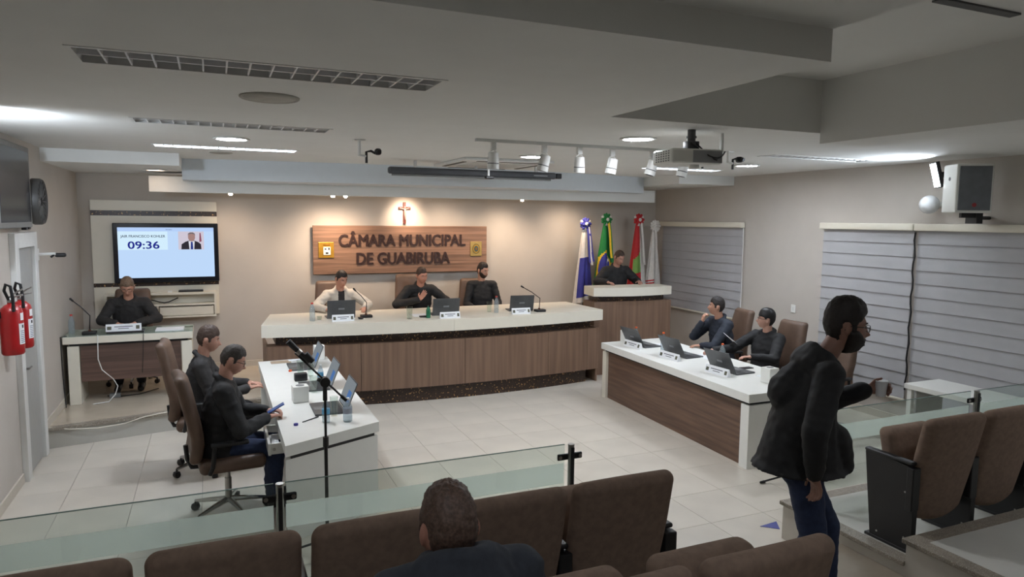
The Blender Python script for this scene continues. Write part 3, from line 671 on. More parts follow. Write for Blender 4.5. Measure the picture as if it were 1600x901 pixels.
# television panel
tp = empty('media_wall_unit', (-0.72, YB, 0), 0, 'cream wall panel with dark stone strips and a shelf behind the television', 'wall unit')
for z0, z1 in ((2.515, 2.655), (1.515, 2.445), (1.03, 1.46)): MB().bbox(-0.79, 0.79, -0.04, 0, z0, z1, 0.003).build('panel_board', M_CREAM, tp)
for z0, z1 in ((2.445, 2.515), (1.46, 1.515)): MB().box(-0.79, 0.79, -0.032, 0, z0+0.0005, z1-0.0005).build('stone_strip', M_GRAN, tp)
nb = MB().box(-0.62, 0.72, -0.22, -0.041, 1.345, 1.375).box(-0.62, 0.72, -0.22, -0.041, 1.19, 1.215).box(-0.62, 0.72, -0.22, -0.041, 1.02, 1.045)
nb.box(-0.645, -0.62, -0.22, -0.041, 1.02, 1.375).box(0.72, 0.745, -0.22, -0.041, 1.02, 1.375).box(-0.02, 0.005, -0.22, -0.041, 1.045, 1.19)
nb.build('shelf_unit', M_CREAM, tp)
for x0, x1 in ((-0.61, -0.03), (0.015, 0.71)):
    q = MB().bbox(x0, x1, -0.215, -0.05, 1.05, 1.175, 0.003).build('drawer', M_CREAM, tp)
    MB().box(x0+0.02, x1-0.02, -0.2165, -0.2145, 1.168, 1.174).build('finger_groove', mat('groove', (120, 108, 92), 0.6), q)
tag(MB().tube([(-0.95+0.06*i, YB-0.12, 1.235+0.03*math.sin(i*0.9)+0.004*i) for i in range(9)], 0.008, 6).build('cable', M_BLACK, None, True), 'black cable lying in the niche under the television', 'cable')
tag(MB().bbox(-0.46, -0.14, YB-0.19, YB-0.06, 1.376, 1.40, 0.006).build('media_box', M_BLACK, None), 'flat black media box on the shelf under the television', 'media box')
tag(MB().bbox(-0.60, -0.54, YB-0.17, YB-0.12, 1.376, 1.40, 0.004).build('router', M_WHITEP, None), 'tiny white device on the shelf under the television', 'device')
# television showing the session clock
tv = empty('television', (-0.585, YB-0.06, 1.93), 0, 'black flat television showing 09:36 and a portrait', 'television')
MB().bbox(-0.665, 0.665, -0.06, 0.0, -0.415, 0.415, 0.01).build('bezel', mat('gloss_black', (22, 24, 32), 0.2), tv)
MB().box(-0.1, 0.1, 0.0, 0.02, -0.15, 0.15).build('wall_mount', M_BLACK, tv)
sc_ = MB().box(-0.605, 0.605, -0.0625, -0.0602, -0.345, 0.355).build('screen', emis('screen_blue', (188, 214, 246), L_TV), tv)
def scr(x0, x1, z0, z1, m_, nm, d=0.0005): return MB().box(x0, x1, -0.0629-d, -0.0626, z0, z1).build(nm, m_, sc_)
scr(-0.605, 0.01, 0.045, 0.30, emis('screen_pale', (208, 234, 250), L_TV), 'name_panel')
scr(-0.605, 0.605, 0.302, 0.352, emis('screen_top', (178, 204, 244), L_TV), 'title_bar')
INK = emis('screen_ink', (38, 44, 150), L_TV*0.8); INK2 = emis('screen_ink_dark', (52, 56, 84), L_TV*0.8)
TXT = lambda x, z: Matrix.Translation((x, -0.0642, z)) @ UPRIGHT
text_mesh('09:36', 0.145, 0.0003, 'clock_digits', INK, sc_, TXT(-0.29, 0.105), bold=0.004, width=0.385)
text_mesh('JAIR FRANCISCO KOHLER', 0.05, 0.0003, 'name_line', INK2, sc_, TXT(-0.295, 0.232), bold=0.0006, width=0.55)
text_mesh('Vereador', 0.022, 0.0003, 'title_line', INK2, sc_, TXT(0.03, 0.327))
pc = scr(0.145, 0.475, 0.045, 0.30, emis('portrait_wall', (214, 206, 220), L_TV*0.9), 'portrait', 0.0008)
def shape(poly, m_, nm, d):
    MB().prism(poly, d, d+0.0003, 0, Matrix(((1, 0, 0, 0), (0, 0, -1, -0.0634), (0, 1, 0, 0), (0, 0, 0, 1)))).build(nm, m_, pc)
shape([(0.18, 0.048), (0.185, 0.12), (0.235, 0.155), (0.28, 0.172), (0.35, 0.172), (0.40, 0.15), (0.435, 0.12), (0.44, 0.048)], emis('portrait_suit', (56, 52, 60), L_TV*0.8), 'portrait_suit', 0.0004)
shape([(0.285, 0.048), (0.275, 0.165), (0.355, 0.165), (0.345, 0.048)], emis('portrait_shirt', (226, 226, 236), L_TV*0.9), 'portrait_shirt', 0.0008)
shape([(0.300, 0.048), (0.305, 0.155), (0.328, 0.155), (0.333, 0.048)], emis('portrait_tie', (44, 60, 140), L_TV*0.8), 'portrait_tie', 0.0012)
shape([(0.316+0.046*math.cos(a*PI/8), 0.222+0.062*math.sin(a*PI/8)) for a in range(16)], emis('portrait_face', (178, 142, 136), L_TV*0.8), 'portrait_face', 0.0012)
shape([(0.268, 0.235), (0.272, 0.272), (0.298, 0.288), (0.335, 0.288), (0.36, 0.27), (0.364, 0.235), (0.352, 0.262), (0.316, 0.27), (0.28, 0.262)], emis('portrait_hair', (120, 112, 116), L_TV*0.8), 'portrait_hair', 0.0016)
shape([(0.415, 0.15), (0.42, 0.28), (0.435, 0.28), (0.445, 0.16)], emis('portrait_flag', (150, 90, 110), L_TV*0.8), 'portrait_flag', 0.0004)

# ------------------------------------------------------------ flags
def flag(x, y, top, label, colours, paint, rosette, ribbons, wide=0.21, lean=0.0, bottom=0.83):
    o = empty('flag', (x, y, ZST), 0, label, 'flag', 'flags on stands behind the lectern')
    MB().lathe([(0.16, 0), (0.16, 0.03), (0.05, 0.06), (0.02, 0.10)], 18).build('stand_base', M_WHITEP, o, True)
    H_ = top-ZST
    MB().cyl((0, 0, 0.05), (lean*0.4, 0, H_-0.02), 0.013).build('pole', M_CHROME, o, True)
    nu, nv = 72, 60; z0 = bottom-ZST; v_ = []; f_ = []; mi = []
    for j in range(nv+1):
        t = j/nv; z = H_-0.10-(H_-0.10-z0)*t
        for i in range(nu):
            a = 2*PI*i/nu
            r = 0.045+(wide-0.045)*t**0.85
            pl = 1+0.26*math.sin(3*a+1.2+t*0.6)*min(1, t*3)+0.14*math.sin(7*a+t*2)*min(1, t*2)
            v_.append((lean*(1-t)*0.4+r*pl*math.cos(a)*0.80-0.02*t, r*pl*math.sin(a)*0.50, z+0.03*math.cos(a+0.5)*t))
    for j in range(nv):
        for i in range(nu):
            f_.append((j*nu+i, j*nu+(i+1) % nu, (j+1)*nu+(i+1) % nu, (j+1)*nu+i))
            a = 2*PI*(i+0.5)/nu; mi.append(paint((j+0.5)/nv, math.cos(a), math.sin(a)))
    f_ += [tuple(range(nu)), tuple(nv*nu+i for i in range(nu))]; mi += [0, mi[-1]]
    m = MB(); m.v = v_; m.f = f_; m.m = mi
    m.build('cloth', colours, o, True, angle=80)
    rs = MB(); zc = H_-0.03
    for ring_, (rr, sz, nn) in enumerate(((0.078, 0.036, 12), (0.045, 0.030, 8))):
        for k in range(nn):
            a = 2*PI*k/nn+ring_*0.3; rs.ell((lean*0.4+rr*math.cos(a), -0.045-0.018*ring_+0.014*(k % 2), zc+rr*math.sin(a)), (sz*0.75, 0.020, sz), 8, 6, 1 if (k % 4 == 1 and ring_ == 0) else 0, Matrix.Rotation(-a+PI/2, 4, 'Y'))
    rs.ell((lean*0.4, -0.080, zc), (0.032, 0.016, 0.032), 10, 6, 1)
    rs.build('rosette', rosette, o, True)
    for k, (dx, L, mm) in enumerate(ribbons):
        pts = [(lean*0.4*(1-t_)+dx*(0.5+0.7*t_), -0.06-0.08*t_-0.01*math.sin(6*t_), zc-0.05-L*t_) for t_ in [q/8 for q in range(9)]]
        mb = MB()
        for (a_, b_) in zip(pts[:-1], pts[1:]):
            mb.add([(a_[0]-0.018, a_[1], a_[2]), (a_[0]+0.018, a_[1]-0.004, a_[2]), (b_[0]+0.018, b_[1]-0.004, b_[2]), (b_[0]-0.018, b_[1], b_[2]), (a_[0]-0.018, a_[1]+0.004, a_[2]), (a_[0]+0.018, a_[1], a_[2]), (b_[0]+0.018, b_[1], b_[2]), (b_[0]-0.018, b_[1]+0.004, b_[2])],
                   [(0, 1, 2, 3), (4, 7, 6, 5), (0, 3, 7, 4), (1, 5, 6, 2)])
        mb.build('ribbon', mm, o, True)
    return o
def cloth(n, c_): return mat('flag_'+n, c_, 0.7, var=0.05, scale=20, bump=0.05, bscale=200)
FB, FW, FG, FY, FR, FN = cloth('blue', (58, 60, 150)), cloth('white', (226, 222, 216)), cloth('green', (26, 128, 62)), cloth('yellow', (238, 200, 44)), cloth('red', (192, 40, 44)), cloth('light_green', (126, 170, 84))
flag(5.92, 10.55, 2.41, 'blue and white flag with a blue rosette, leftmost of the four flags', [FW, FB], lambda t, c_, s_: 1 if t > 0.40 and c_ > -0.80 and t < 0.94 else 0, [FB, FW], [(0.05, 0.62, FB), (0.085, 0.66, FW), (0.11, 0.60, FB)], 0.20, 0.03, 1.02)
def br(t, c_, s_):
    u = c_; v = t
    if s_ > 0.25: return 0
    d = math.hypot((u+0.10)*0.20, v-0.49)
    if d < 0.155: return 3 if abs((v-0.51)+0.16*(u+0.10)) < 0.020 else 2
    if v > 0.30+0.16*max(0, u)-0.06*min(0, u) and v < 0.80: return 1
    return 0
flag(6.32, 10.52, 2.49, 'green and yellow Brazilian flag with blue disc and green rosette', [FG, FY, FB, FW], br, [FG, FW], [(0.06, 0.62, FY), (0.09, 0.72, FG)], 0.29, 0.03)
flag(7.00, 10.52, 2.49, 'red, white and green flag with a red rosette behind the man at the lectern', [FR, FW, FN], lambda t, c_, s_: (1 if c_ > 0.55 else (2 if t > 0.36-0.06*c_ and t < 0.56 and c_ > -0.75 else 0)), [FR, FW], [(0.07, 0.75, FW)], 0.25, 0.0)
flag(7.34, 10.50, 2.38, 'plain white flag with a white rosette beside the back window blind', [FW, FR], lambda t, c_, s_: 1 if (t > 0.60 and t < 0.72 and c_ < -0.1 and int(t*60) % 2) else 0, [FW, FW], [(-0.01, 0.80, FW)], 0.21, 0.0)

# ------------------------------------------------------------ right wall
M_BLIND = mat('blind_fabric', (180, 180, 182), 0.85, var=0.03, scale=4)
M_BLIND2 = mat('blind_fabric_sheer', (150, 148, 146), 0.85, var=0.03, scale=4)
def blind(y0, y1, z0, z1, label, first_dark=0.0):
    o = empty('window_blind', (XR, (y0+y1)/2, 0), 0, label, 'blind')
    w_ = (y1-y0)/2
    MB().rbox((-0.05, 0, z1-0.04), (0.09, 2*w_, 0.085), 0.012, 2).build('head_rail', M_CREAM, o, True)
    n = max(1, round((z1-0.085-z0)/0.152)); hgt = (z1-0.085-z0)/n; me = None
    for i in range(n):
        z = z0+hgt*i
        if me is None:
            q = MB().add([(-0.030, -w_+0.02, 0), (-0.030, w_-0.02, 0), (-0.022, w_-0.02, hgt*1.04), (-0.022, -w_+0.02, hgt*1.04), (-0.024, -w_+0.02, 0), (-0.024, w_-0.02, 0), (-0.018, w_-0.02, hgt*1.04), (-0.018, -w_+0.02, hgt*1.04)],
                         [(0, 1, 2, 3), (4, 7, 6, 5), (0, 4, 5, 1), (3, 2, 6, 7), (0, 3, 7, 4), (1, 5, 6, 2)]).build('slat', M_BLIND, o); me = q.data; q.location = (0, 0, z)
        else: share('slat', me, o, (0, 0, z))
        MB().box(-0.0345, -0.0302, -w_+0.02, w_-0.02, z+0.001, z+0.006).build('slat_hem', M_BLIND2, o)
    MB().rbox((-0.028, 0, z0-0.012), (0.03, 2*w_-0.03, 0.03), 0.008, 2).build('bottom_rail', M_CREAM, o, True)
    return o
blind(8.55, 10.70, 0.90, 2.43, 'pale slatted blind on the window nearest the flags')
blind(5.645, 7.02, 0.32, 2.44, 'pale grey slatted blind of the big window, left half behind the walking man')
blind(2.60, 5.635, 0.32, 2.44, 'pale grey slatted blind of the big window, right half')
tag(MB().tube([(XR-0.06, 5.63+0.012*math.sin(k*1.7), 2.34-k*0.095) for k in range(21)], 0.010, 6).build('blind_cord', M_BLACK, None, True), 'thin dark cord hanging in the gap between the two big blinds', 'cord')
tag(MB().tube([(XR-0.05, 8.535, 2.35), (XR-0.05, 8.525, 1.4), (XR-0.05, 8.53, 0.86)], 0.007, 6).build('blind_cord', M_WHITEP, None, True), 'pale chain beside the blind nearest the flags', 'cord')
def plate(name, loc, axis, label, cat):
    o = empty(name, loc, axis, label, cat)
    MB().bbox(-0.04, 0.04, -0.012, 0, -0.06, 0.06, 0.004).build('cover', M_WHITE, o)
    MB().bbox(-0.014, 0.014, -0.016, -0.0115, -0.025, 0.025, 0.002).build('rocker', M_WHITEP, o); return o
plate('light_switch', (XR, 7.49, 1.20), -PI/2, 'white wall switch plate on the right wall between the windows', 'switch')
plate('light_switch', (XL, 8.42, 1.30), PI/2, 'white wall switch plate between the door and the stage', 'switch')
# loudspeaker, lamp globe and emergency flood on the right wall
sp = empty('loudspeaker', (7.25, 4.80, 2.81), math.radians(-30), 'white box loudspeaker with grey grille high on the right wall', 'loudspeaker')
MB().rbox((0, 0, 0), (0.36, 0.28, 0.50), 0.015, 2).build('cabinet', M_WHITE, sp, True)
MB().bbox(-0.155, 0.155, -0.150, -0.139, -0.225, 0.225, 0.004).build('grille', mat('grey_grille', (120, 124, 130), 0.8, bump=0.2, bscale=300), sp)
MB().cyl((0.0, -0.152, -0.17), (0.0, -0.149, -0.17), 0.022, n=16).build('badge', mat('red_badge', (168, 60, 64), 0.5), sp)
MB().box(-0.04, 0.16, 0.0, 0.05, -0.30, -0.25).box(0.10, 0.16, -0.02, 0.2, -0.36, -0.25).tube([(0.12, 0.1, -0.30), (0.36, 0.24, -0.30)], 0.02, 8).build('bracket', M_BLACK, sp)
MB().cyl((-0.183, 0.0, 0.10), (-0.180, 0.0, 0.10), 0.02).build('carry_handle', M_GREYP, sp)
gb = empty('globe_lamp', (7.50, 5.39, 2.66), 0, 'unlit white globe wall lamp below the flood light', 'wall lamp')
MB().ell((0, 0, 0), 0.105, 24, 16).build('globe', mat('opal_glass', (226, 228, 228), 0.25), gb, True)
MB().cyl((0.09, 0, 0.0), (0.19, 0, 0.0), 0.035).build('wall_cup', M_WHITEP, gb, True)
fl_ = empty('flood_light', (7.22, 5.12, 2.97), math.radians(-38), 'slim lit flood light beside the loudspeaker, tilted towards the ceiling', 'flood light')
R_ = Matrix.Rotation(math.radians(-14), 4, 'Y')
MB().bbox(-0.02, 0.02, -0.10, 0.10, -0.14, 0.14, 0.006, M=R_).build('case', M_BLACK, fl_)
MB().box(-0.024, -0.0205, -0.085, 0.085, -0.125, 0.125, M=R_).build('led_panel', emis('flood_led', (232, 242, 255), 30), fl_)
MB().box(0.02, 0.06, -0.03, 0.03, -0.03, 0.03).build('bracket', M_BLACK, fl_)
spot('flood_beam', (-0.05, 0, 0.02), (-0.9, 0.0, 0.22), L_FLOOD, 140, 0.8, (226, 240, 255), fl_, 0.06)
f2_ = empty('flood_light', (-1.48, 5.6, 2.97), math.radians(-105), 'slim flood light on the left wall near the monitor', 'flood light')
MB().bbox(-0.02, 0.02, -0.10, 0.10, -0.14, 0.14, 0.006, M=R_).build('case', M_BLACK, f2_)
MB().box(-0.024, -0.0205, -0.085, 0.085, -0.125, 0.125, M=R_).build('led_panel', emis('flood_led', (232, 242, 255), 30), f2_)
MB().box(0.02, 0.06, -0.03, 0.03, -0.03, 0.03).build('bracket', M_BLACK, f2_)
spot('flood_beam', (-0.05, 0, 0.02), (-0.9, 0.0, 0.30), L_FLOOD, 140, 0.8, (226, 240, 255), f2_, 0.06)
# ------------------------------------------------------------ left wall
lt = empty('wall_monitor', (XL, 7.30, 2.70), 0, 'grey framed monitor high on the left wall, cut by the picture edge', 'monitor')
MB().bbox(0.0, 0.10, -0.56, 0.56, -0.37, 0.37, 0.01).build('case', mat('grey_case', (128, 128, 124), 0.5), lt)
MB().box(0.1005, 0.103, -0.51, 0.51, -0.32, 0.32).build('screen', M_SCREENOFF, lt)
MB().bbox(0.04, 0.08, 0.40, 0.47, -0.395, -0.371, 0.004).build('sensor', M_BLACK, lt)
fn_ = empty('wall_fan', (XL, 8.10, 2.575), 0, 'round dark wall fan between the monitor and the stage', 'fan')
Rx = Matrix.Rotation(PI/2, 4, 'Y')
MB().lathe([(0.10, 0.0), (0.20, 0.03), (0.225, 0.07), (0.225, 0.13), (0.215, 0.15), (0.20, 0.13), (0.195, 0.07), (0.09, 0.03)], 36, M=Rx).build('shroud', mat('dark_grey_plastic', (70, 68, 66), 0.5), fn_, True)
MB().lathe([(0.05, 0.04), (0.05, 0.11), (0.03, 0.125)], 18, M=Rx).build('motor', M_GREYP, fn_, True)
gr = None
for k in range(18):
    a = 2*PI*k/18
    mb = MB().cyl((0.135, 0.045*math.cos(a), 0.045*math.sin(a)), (0.135, 0.21*math.cos(a), 0.21*math.sin(a)), 0.004, n=5); mb.build('grille_wire', M_GREYP, fn_)
for k in range(5):
    a = 2*PI*k/5; Rk = Matrix.Rotation(a, 4, 'X') @ Matrix.Translation((0.085, 0, 0.115)) @ Matrix.Rotation(0.4, 4, 'Z')
    MB().rbox((0, 0, 0), (0.012, 0.09, 0.14), 0.005, 1, M=Rk).build('blade', M_GREYP, fn_)
MB().box(0, 0.03, -0.03, 0.03, -0.27, -0.20).build('wall_bracket', M_BLACK, fn_)
wc = empty('wall_camera', (XL, 8.47, 2.04), 0, 'small black camera on a white bracket beside the door', 'camera')
MB().bbox(0, 0.015, -0.03, 0.03, -0.06, 0.06, 0.003).build('base_plate', M_WHITEP, wc)
MB().tube([(0.01, 0, 0), (0.16, 0.02, 0.005)], 0.016, 8).build('arm', M_WHITEP, wc, True)
MB().rbox((0.20, 0.04, -0.01), (0.10, 0.06, 0.045), 0.018, 2).tube([(0.15, 0.02, 0.0), (0.12, 0.0, -0.03)], 0.012, 6).build('camera_body', M_BLACK, wc, True)
def extinguisher(y, label, sc):
    o = empty('fire_extinguisher', (XL+0.125, y, 1.30), 0.5, label, 'fire extinguisher', 'red fire extinguishers'); o.scale = (sc, sc, sc)
    MB().lathe([(0.085, 0.0), (0.095, 0.015), (0.095, 0.07), (0.0955, 0.075), (0.095, 0.08), (0.095, 0.40), (0.085, 0.44), (0.05, 0.475), (0.028, 0.485), (0.028, 0.50)], 26).build('cylinder', M_RED, o, True)
    MB().lathe([(0.03, 0.50), (0.03, 0.53), (0.018, 0.545)], 14).tube([(-0.01, 0, 0.54), (0.05, -0.03, 0.56), (0.09, -0.05, 0.57)], 0.009, 8).tube([(-0.01, 0, 0.55), (0.05, -0.03, 0.60), (0.09, -0.05, 0.625)], 0.008, 8).build('valve', M_STEEL, o, True)
    MB().tube([(-0.02, -0.02, 0.53), (-0.06, -0.05, 0.62), (-0.05, -0.07, 0.68), (-0.02, -0.09, 0.66), (-0.01, -0.105, 0.55), (-0.01, -0.11, 0.42)], 0.014, 10).build('hose', M_BLACK, o, True)
    lb = MB(); n = 8
    for (z0, z1, r, a0, a1, mi) in ((0.10, 0.30, 0.0958, -1.25, -0.35, 0), (0.33, 0.40, 0.0958, -1.05, -0.5, 0), (0.255, 0.285, 0.0962, -0.9, -0.65, 1)):
        vs = [(r*math.cos(a0+(a1-a0)*i/n), r*math.sin(a0+(a1-a0)*i/n), z) for z in (z0, z1) for i in range(n+1)]
        lb.add(vs, [(i, i+1, n+2+i, n+1+i) for i in range(n)], mi)
    for q in range(7):
        z0 = 0.115+q*0.018; vs = [(0.0962*math.cos(-1.1+0.6*i/n), 0.0962*math.sin(-1.1+0.6*i/n), z) for z in (z0, z0+0.007) for i in range(n+1)]
        lb.add(vs, [(i, i+1, n+2+i, n+1+i) for i in range(n)], 2)
    lb.build('label_print', [M_PAPER, M_BLACK, mat('blue_grey_print', (120, 128, 150), 0.6)], o)
    MB().box(-0.13, -0.09, -0.03, 0.03, 0.36, 0.42).build('wall_hook', M_BLACK, o); return o
extinguisher(6.80, 'red fire extinguisher by the door, the nearer one with looped hose', 0.86)
extinguisher(7.12, 'red fire extinguisher by the door, the farther one half hidden', 0.84)

# ------------------------------------------------------------ things on the desks
def laptop(loc, rz, label, screen=None, tilt=105, w_=0.34, d_=0.235):
    o = empty('laptop', loc, rz, label, 'laptop', 'grey laptops')     # user sits at -y
    MB().bbox(-w_/2, w_/2, -d_, 0.0, 0.0, 0.017, 0.004).build('base', M_LAPG, o)
    q = MB().box(-w_/2+0.015, w_/2-0.015, -d_*0.52, -0.02, 0.0172, 0.019).build('keyboard', M_KEYS, o)
    MB().box(-0.05, 0.05, -d_+0.015, -d_*0.58, 0.0172, 0.0178).build('touchpad', M_GREYP, o)
    T = Matrix.Translation((0, 0.002, 0.016)) @ Matrix.Rotation(math.radians(tilt-90), 4, 'X').inverted() 
    lid = MB().bbox(-w_/2, w_/2, 0.0, 0.008, 0.0, d_, 0.003, M=T).build('lid', M_LAPG, o)
    MB().box(-w_/2+0.008, w_/2-0.008, -0.0012, -0.0002, 0.012, d_-0.010, M=T).build('screen', screen or M_SCREENOFF, lid)
    MB().box(-0.04, 0.04, 0.0082, 0.0088, d_*0.45, d_*0.55, M=T).build('lid_mark', mat('lid_print', (140, 142, 144), 0.4), lid)
    return o
def bottle(loc, label, cap, h=0.22, r=0.032, liquid=M_PET, lab=None):
    o = empty('water_bottle', loc, 0, label, 'bottle', 'small water bottles')
    MB().lathe([(r*0.85, 0), (r, 0.008), (r, h*0.25), (r*0.93, h*0.28), (r, h*0.31), (r, h*0.62), (r*0.75, h*0.76), (r*0.42, h*0.88), (r*0.40, h*0.93)], 18).build('bottle_body', liquid, o, True)
    MB().lathe([(r*0.46, h*0.925), (r*0.46, h), (r*0.40, h*1.005)], 14).build('cap', cap, o, True)
    if lab: MB().lathe([(r*1.015, h*0.36), (r*1.015, h*0.58)], 18).build('label_band', lab, o, True)
    return o
def tumbler(loc, label, h=0.13, r=0.034):
    o = MB().lathe([(r*0.82, 0), (r, h), (r-0.003, h), (r*0.80-0.003, 0.008), (0.001, 0.008)], 20).build('drinking_glass', M_GLASS, None, True, loc)
    return tag(o, label, 'glass', 'clear drinking glasses')
def nameplate(loc, rz, label, w_=0.28):
    o = empty('name_plate', loc, rz, label, 'name plate', 'white name plates')
    MB().add([(-w_/2, -0.03, 0), (w_/2, -0.03, 0), (w_/2, 0.03, 0), (-w_/2, 0.03, 0), (-w_/2, -0.004, 0.085), (w_/2, -0.004, 0.085), (w_/2, 0.004, 0.085), (-w_/2, 0.004, 0.085)],
             [(0, 3, 2, 1), (4, 5, 6, 7), (0, 1, 5, 4), (2, 3, 7, 6), (0, 4, 7, 3), (1, 2, 6, 5)]).build('card', M_PAPER, o)
    T = Matrix.Translation((0, -0.0305, 0)) @ Matrix.Rotation(math.radians(-17), 4, 'X')
    p = MB().box(-w_*0.26, w_*0.26, -0.0006, 0.0006, 0.052, 0.062, M=T).box(-w_*0.15, w_*0.15, -0.0006, 0.0006, 0.030, 0.038, M=T)
    p.box(-w_*0.46, -w_*0.34, -0.0006, 0.0006, 0.022, 0.062, 1, T).box(w_*0.35, w_*0.45, -0.0006, 0.0006, 0.022, 0.066, 1, T)
    p.build('printed_lines', [mat('print_grey', (104, 104, 112), 0.7), mat('print_crest', (92, 92, 76), 0.7)], o); return o
def gooseneck(loc, rz, label, lean=(-0.12, 0.05), h=0.36):
    o = empty('gooseneck_microphone', loc, rz, label, 'microphone', 'gooseneck microphones')
    MB().rbox((0, 0, 0.018), (0.15, 0.12, 0.036), 0.010, 2).build('base', M_BLACK, o, True)
    MB().cyl((0, 0.02, 0.034), (0, 0.02, 0.05), 0.016).build('socket', mat('copper_ring', (120, 70, 50), 0.4, 0.5), o, True)
    top = Vector((lean[0], lean[1], h)); a = Vector((0, 0.02, 0.05)); m_ = Vector((0.01, 0.02, h*0.55))
    MB().tube([a, a.lerp(m_, 0.5), m_, m_.lerp(top, 0.5)+Vector((0, 0, 0.012)), top], 0.006, 8).build('neck', M_BLACKM, o, True)
    dr_ = (top-m_).normalized(); MB().caps(top, top+dr_*0.035, 0.011, 0.013).build('capsule', M_BLACK, o, True); return o
M_ORANGE = mat('orange_cap', (226, 96, 44), 0.5); M_PINK = mat('red_cap', (206, 70, 64), 0.5); M_BLUEC = mat('blue_cap', (54, 48, 140), 0.5)
M_BLUEL = mat('sky_blue_label', (96, 168, 206), 0.6)
# bench
laptop((1.55, 9.30, ZB), PI, 'grey laptop in front of the man in the light jacket', None, 100, 0.37)
laptop((2.95, 9.12, ZB), PI-0.06, 'grey laptop in front of the speaker in the middle of the bench', None, 104, 0.38)
laptop((4.12, 9.16, ZB), PI-0.15, 'grey laptop at the right end of the bench', None, 106, 0.36)
nameplate((1.53, 9.04, ZB), 0, 'white name plate at the left of the bench'); nameplate((2.92, 8.84, ZB), 0, 'white name plate in the middle of the bench'); nameplate((4.00, 8.90, ZB), -0.03, 'white name plate at the right of the bench')
bottle((1.16, 9.17, ZB), 'clear water bottle with red cap at the left end of the bench', M_PINK, 0.24, 0.036)
bottle((3.72, 9.14, ZB), 'clear water bottle with red cap before the bearded man on the bench', M_PINK, 0.24, 0.033)
tumbler((2.39, 8.95, ZB), 'empty drinking glass on the bench left of the speaker', 0.17, 0.042); tumbler((3.64, 9.22, ZB), 'drinking glass beside the right bottle on the bench', 0.16, 0.036); tumbler((1.26, 9.26, ZB), 'drinking glass beside the left bottle on the bench', 0.05, 0.034)
o = bottle((2.65, 8.95, ZB), 'small green glass bottle beside the middle laptop', M_BLACK, 0.17, 0.03, mat('green_bottle', (30, 110, 76), 0.2)); o['group'] = 'small water bottles'
gooseneck((1.88, 9.28, ZB), 0, 'black gooseneck microphone beside the left laptop of the bench', (-0.13, 0.06)); gooseneck((4.36, 9.03, ZB), 0, 'black gooseneck microphone at the right end of the bench', (-0.22, 0.10), 0.35)
tag(MB().box(2.50, 2.72, 9.10, 9.38, ZB+0.0005, ZB+0.004).build('paper_sheet', M_PAPER), 'sheets of paper on the bench before the speaker', 'paper')
tag(MB().rbox((2.60, 9.03, ZB+0.012), (0.10, 0.06, 0.022), 0.009, 2).build('computer_mouse', M_BLACK, None, True), 'black mouse on the bench beside the green bottle', 'mouse')
tag(MB().rbox((1.78, 9.16, ZB+0.012), (0.06, 0.09, 0.022), 0.009, 2).build('computer_mouse', M_BLACK, None, True), 'black mouse on the bench next to the left microphone', 'mouse')
# left desk
SCN = emis('laptop_screen_lit', (150, 158, 164), 0.22)
def lit_screen(nm): return SCN
for yy, x, lb in ((6.14, 1.02, 'open laptop at the near end of the left desk, screen lit'), (7.02, 1.02, 'open laptop in the middle of the left desk, screen lit'), (8.02, 1.0, 'open laptop at the far end of the left desk, screen lit')):
    l_ = laptop((x, yy, 0.76), -PI/2, lb, SCN, 112, 0.40, 0.26)
    for ch in l_.children:
        if ch.name.startswith('lid'):
            T = Matrix.Translation((0, 0.002, 0.016)) @ Matrix.Rotation(math.radians(22), 4, 'X').inverted()
            MB().box(0.02, 0.15, -0.0018, -0.0013, 0.06, 0.16, M=T).build('screen_window', emis('laptop_screen_blue', (90, 130, 190), 0.24), ch)
def carton(x, y, z, label, m_=M_WHITE, s=(0.12, 0.11, 0.145), tissue=True):
    o = empty('tissue_box', (x, y, z), 0.05, label, 'tissue box', 'white tissue boxes')
    MB().bbox(-s[0]/2, s[0]/2, -s[1]/2, s[1]/2, 0, s[2], 0.006).build('carton', m_, o)
    MB().lathe([(s[0]*0.28, 0), (s[0]*0.28, 0.0015)], 16, (0, 0, s[2])).build('slot', M_GREYP, o); return o
carton(0.70, 6.50, 0.76, 'white tissue box on the left desk', s=(0.14, 0.12, 0.15))
carton(1.13, 8.40, 0.76, 'tall white carton at the far end of the left desk', s=(0.12, 0.10, 0.17))
tag(MB().rbox((0.80, 7.34, 0.76+0.04), (0.13, 0.08, 0.08), 0.012, 2).build('speaker_box', M_BLACK, None, True), 'small black box behind the tissue box on the left desk', 'box')
def capcyl(x, y, z, m_, label): return tag(MB().lathe([(0.018, 0), (0.018, 0.016), (0.014, 0.018)], 14).build('bottle_cap', m_, None, True, (x, y, z)), label, 'bottle cap')
capcyl(0.58, 5.74, 0.76, M_BLUEC, 'dark blue bottle cap at the near edge of the left desk'); capcyl(0.735, 7.74, 0.777, M_ORANGE, 'orange bottle cap at the far end of the left desk')
tag(MB().caps((0.64, 5.80, 0.765), (0.78, 5.91, 0.765), 0.004, 0.005, 8).build('pen', M_BLACK, None, True), 'dark pen lying near the edge of the left desk', 'pen')
bottle((0.82, 5.74, 0.76), 'water bottle with blue label behind the microphone stand', M_WHITEP, 0.20, 0.032, M_PET, M_BLUEL)
bottle((0.96, 7.05, 0.778), 'water bottle with blue label in the middle of the left desk', M_WHITEP, 0.20, 0.030, M_PET, M_BLUEL)
bottle((0.99, 5.70, 0.76), 'water bottle with printed label at the near corner of the left desk', M_WHITEP, 0.20, 0.038, M_PET, mat('grey_label', (150, 156, 168), 0.6))
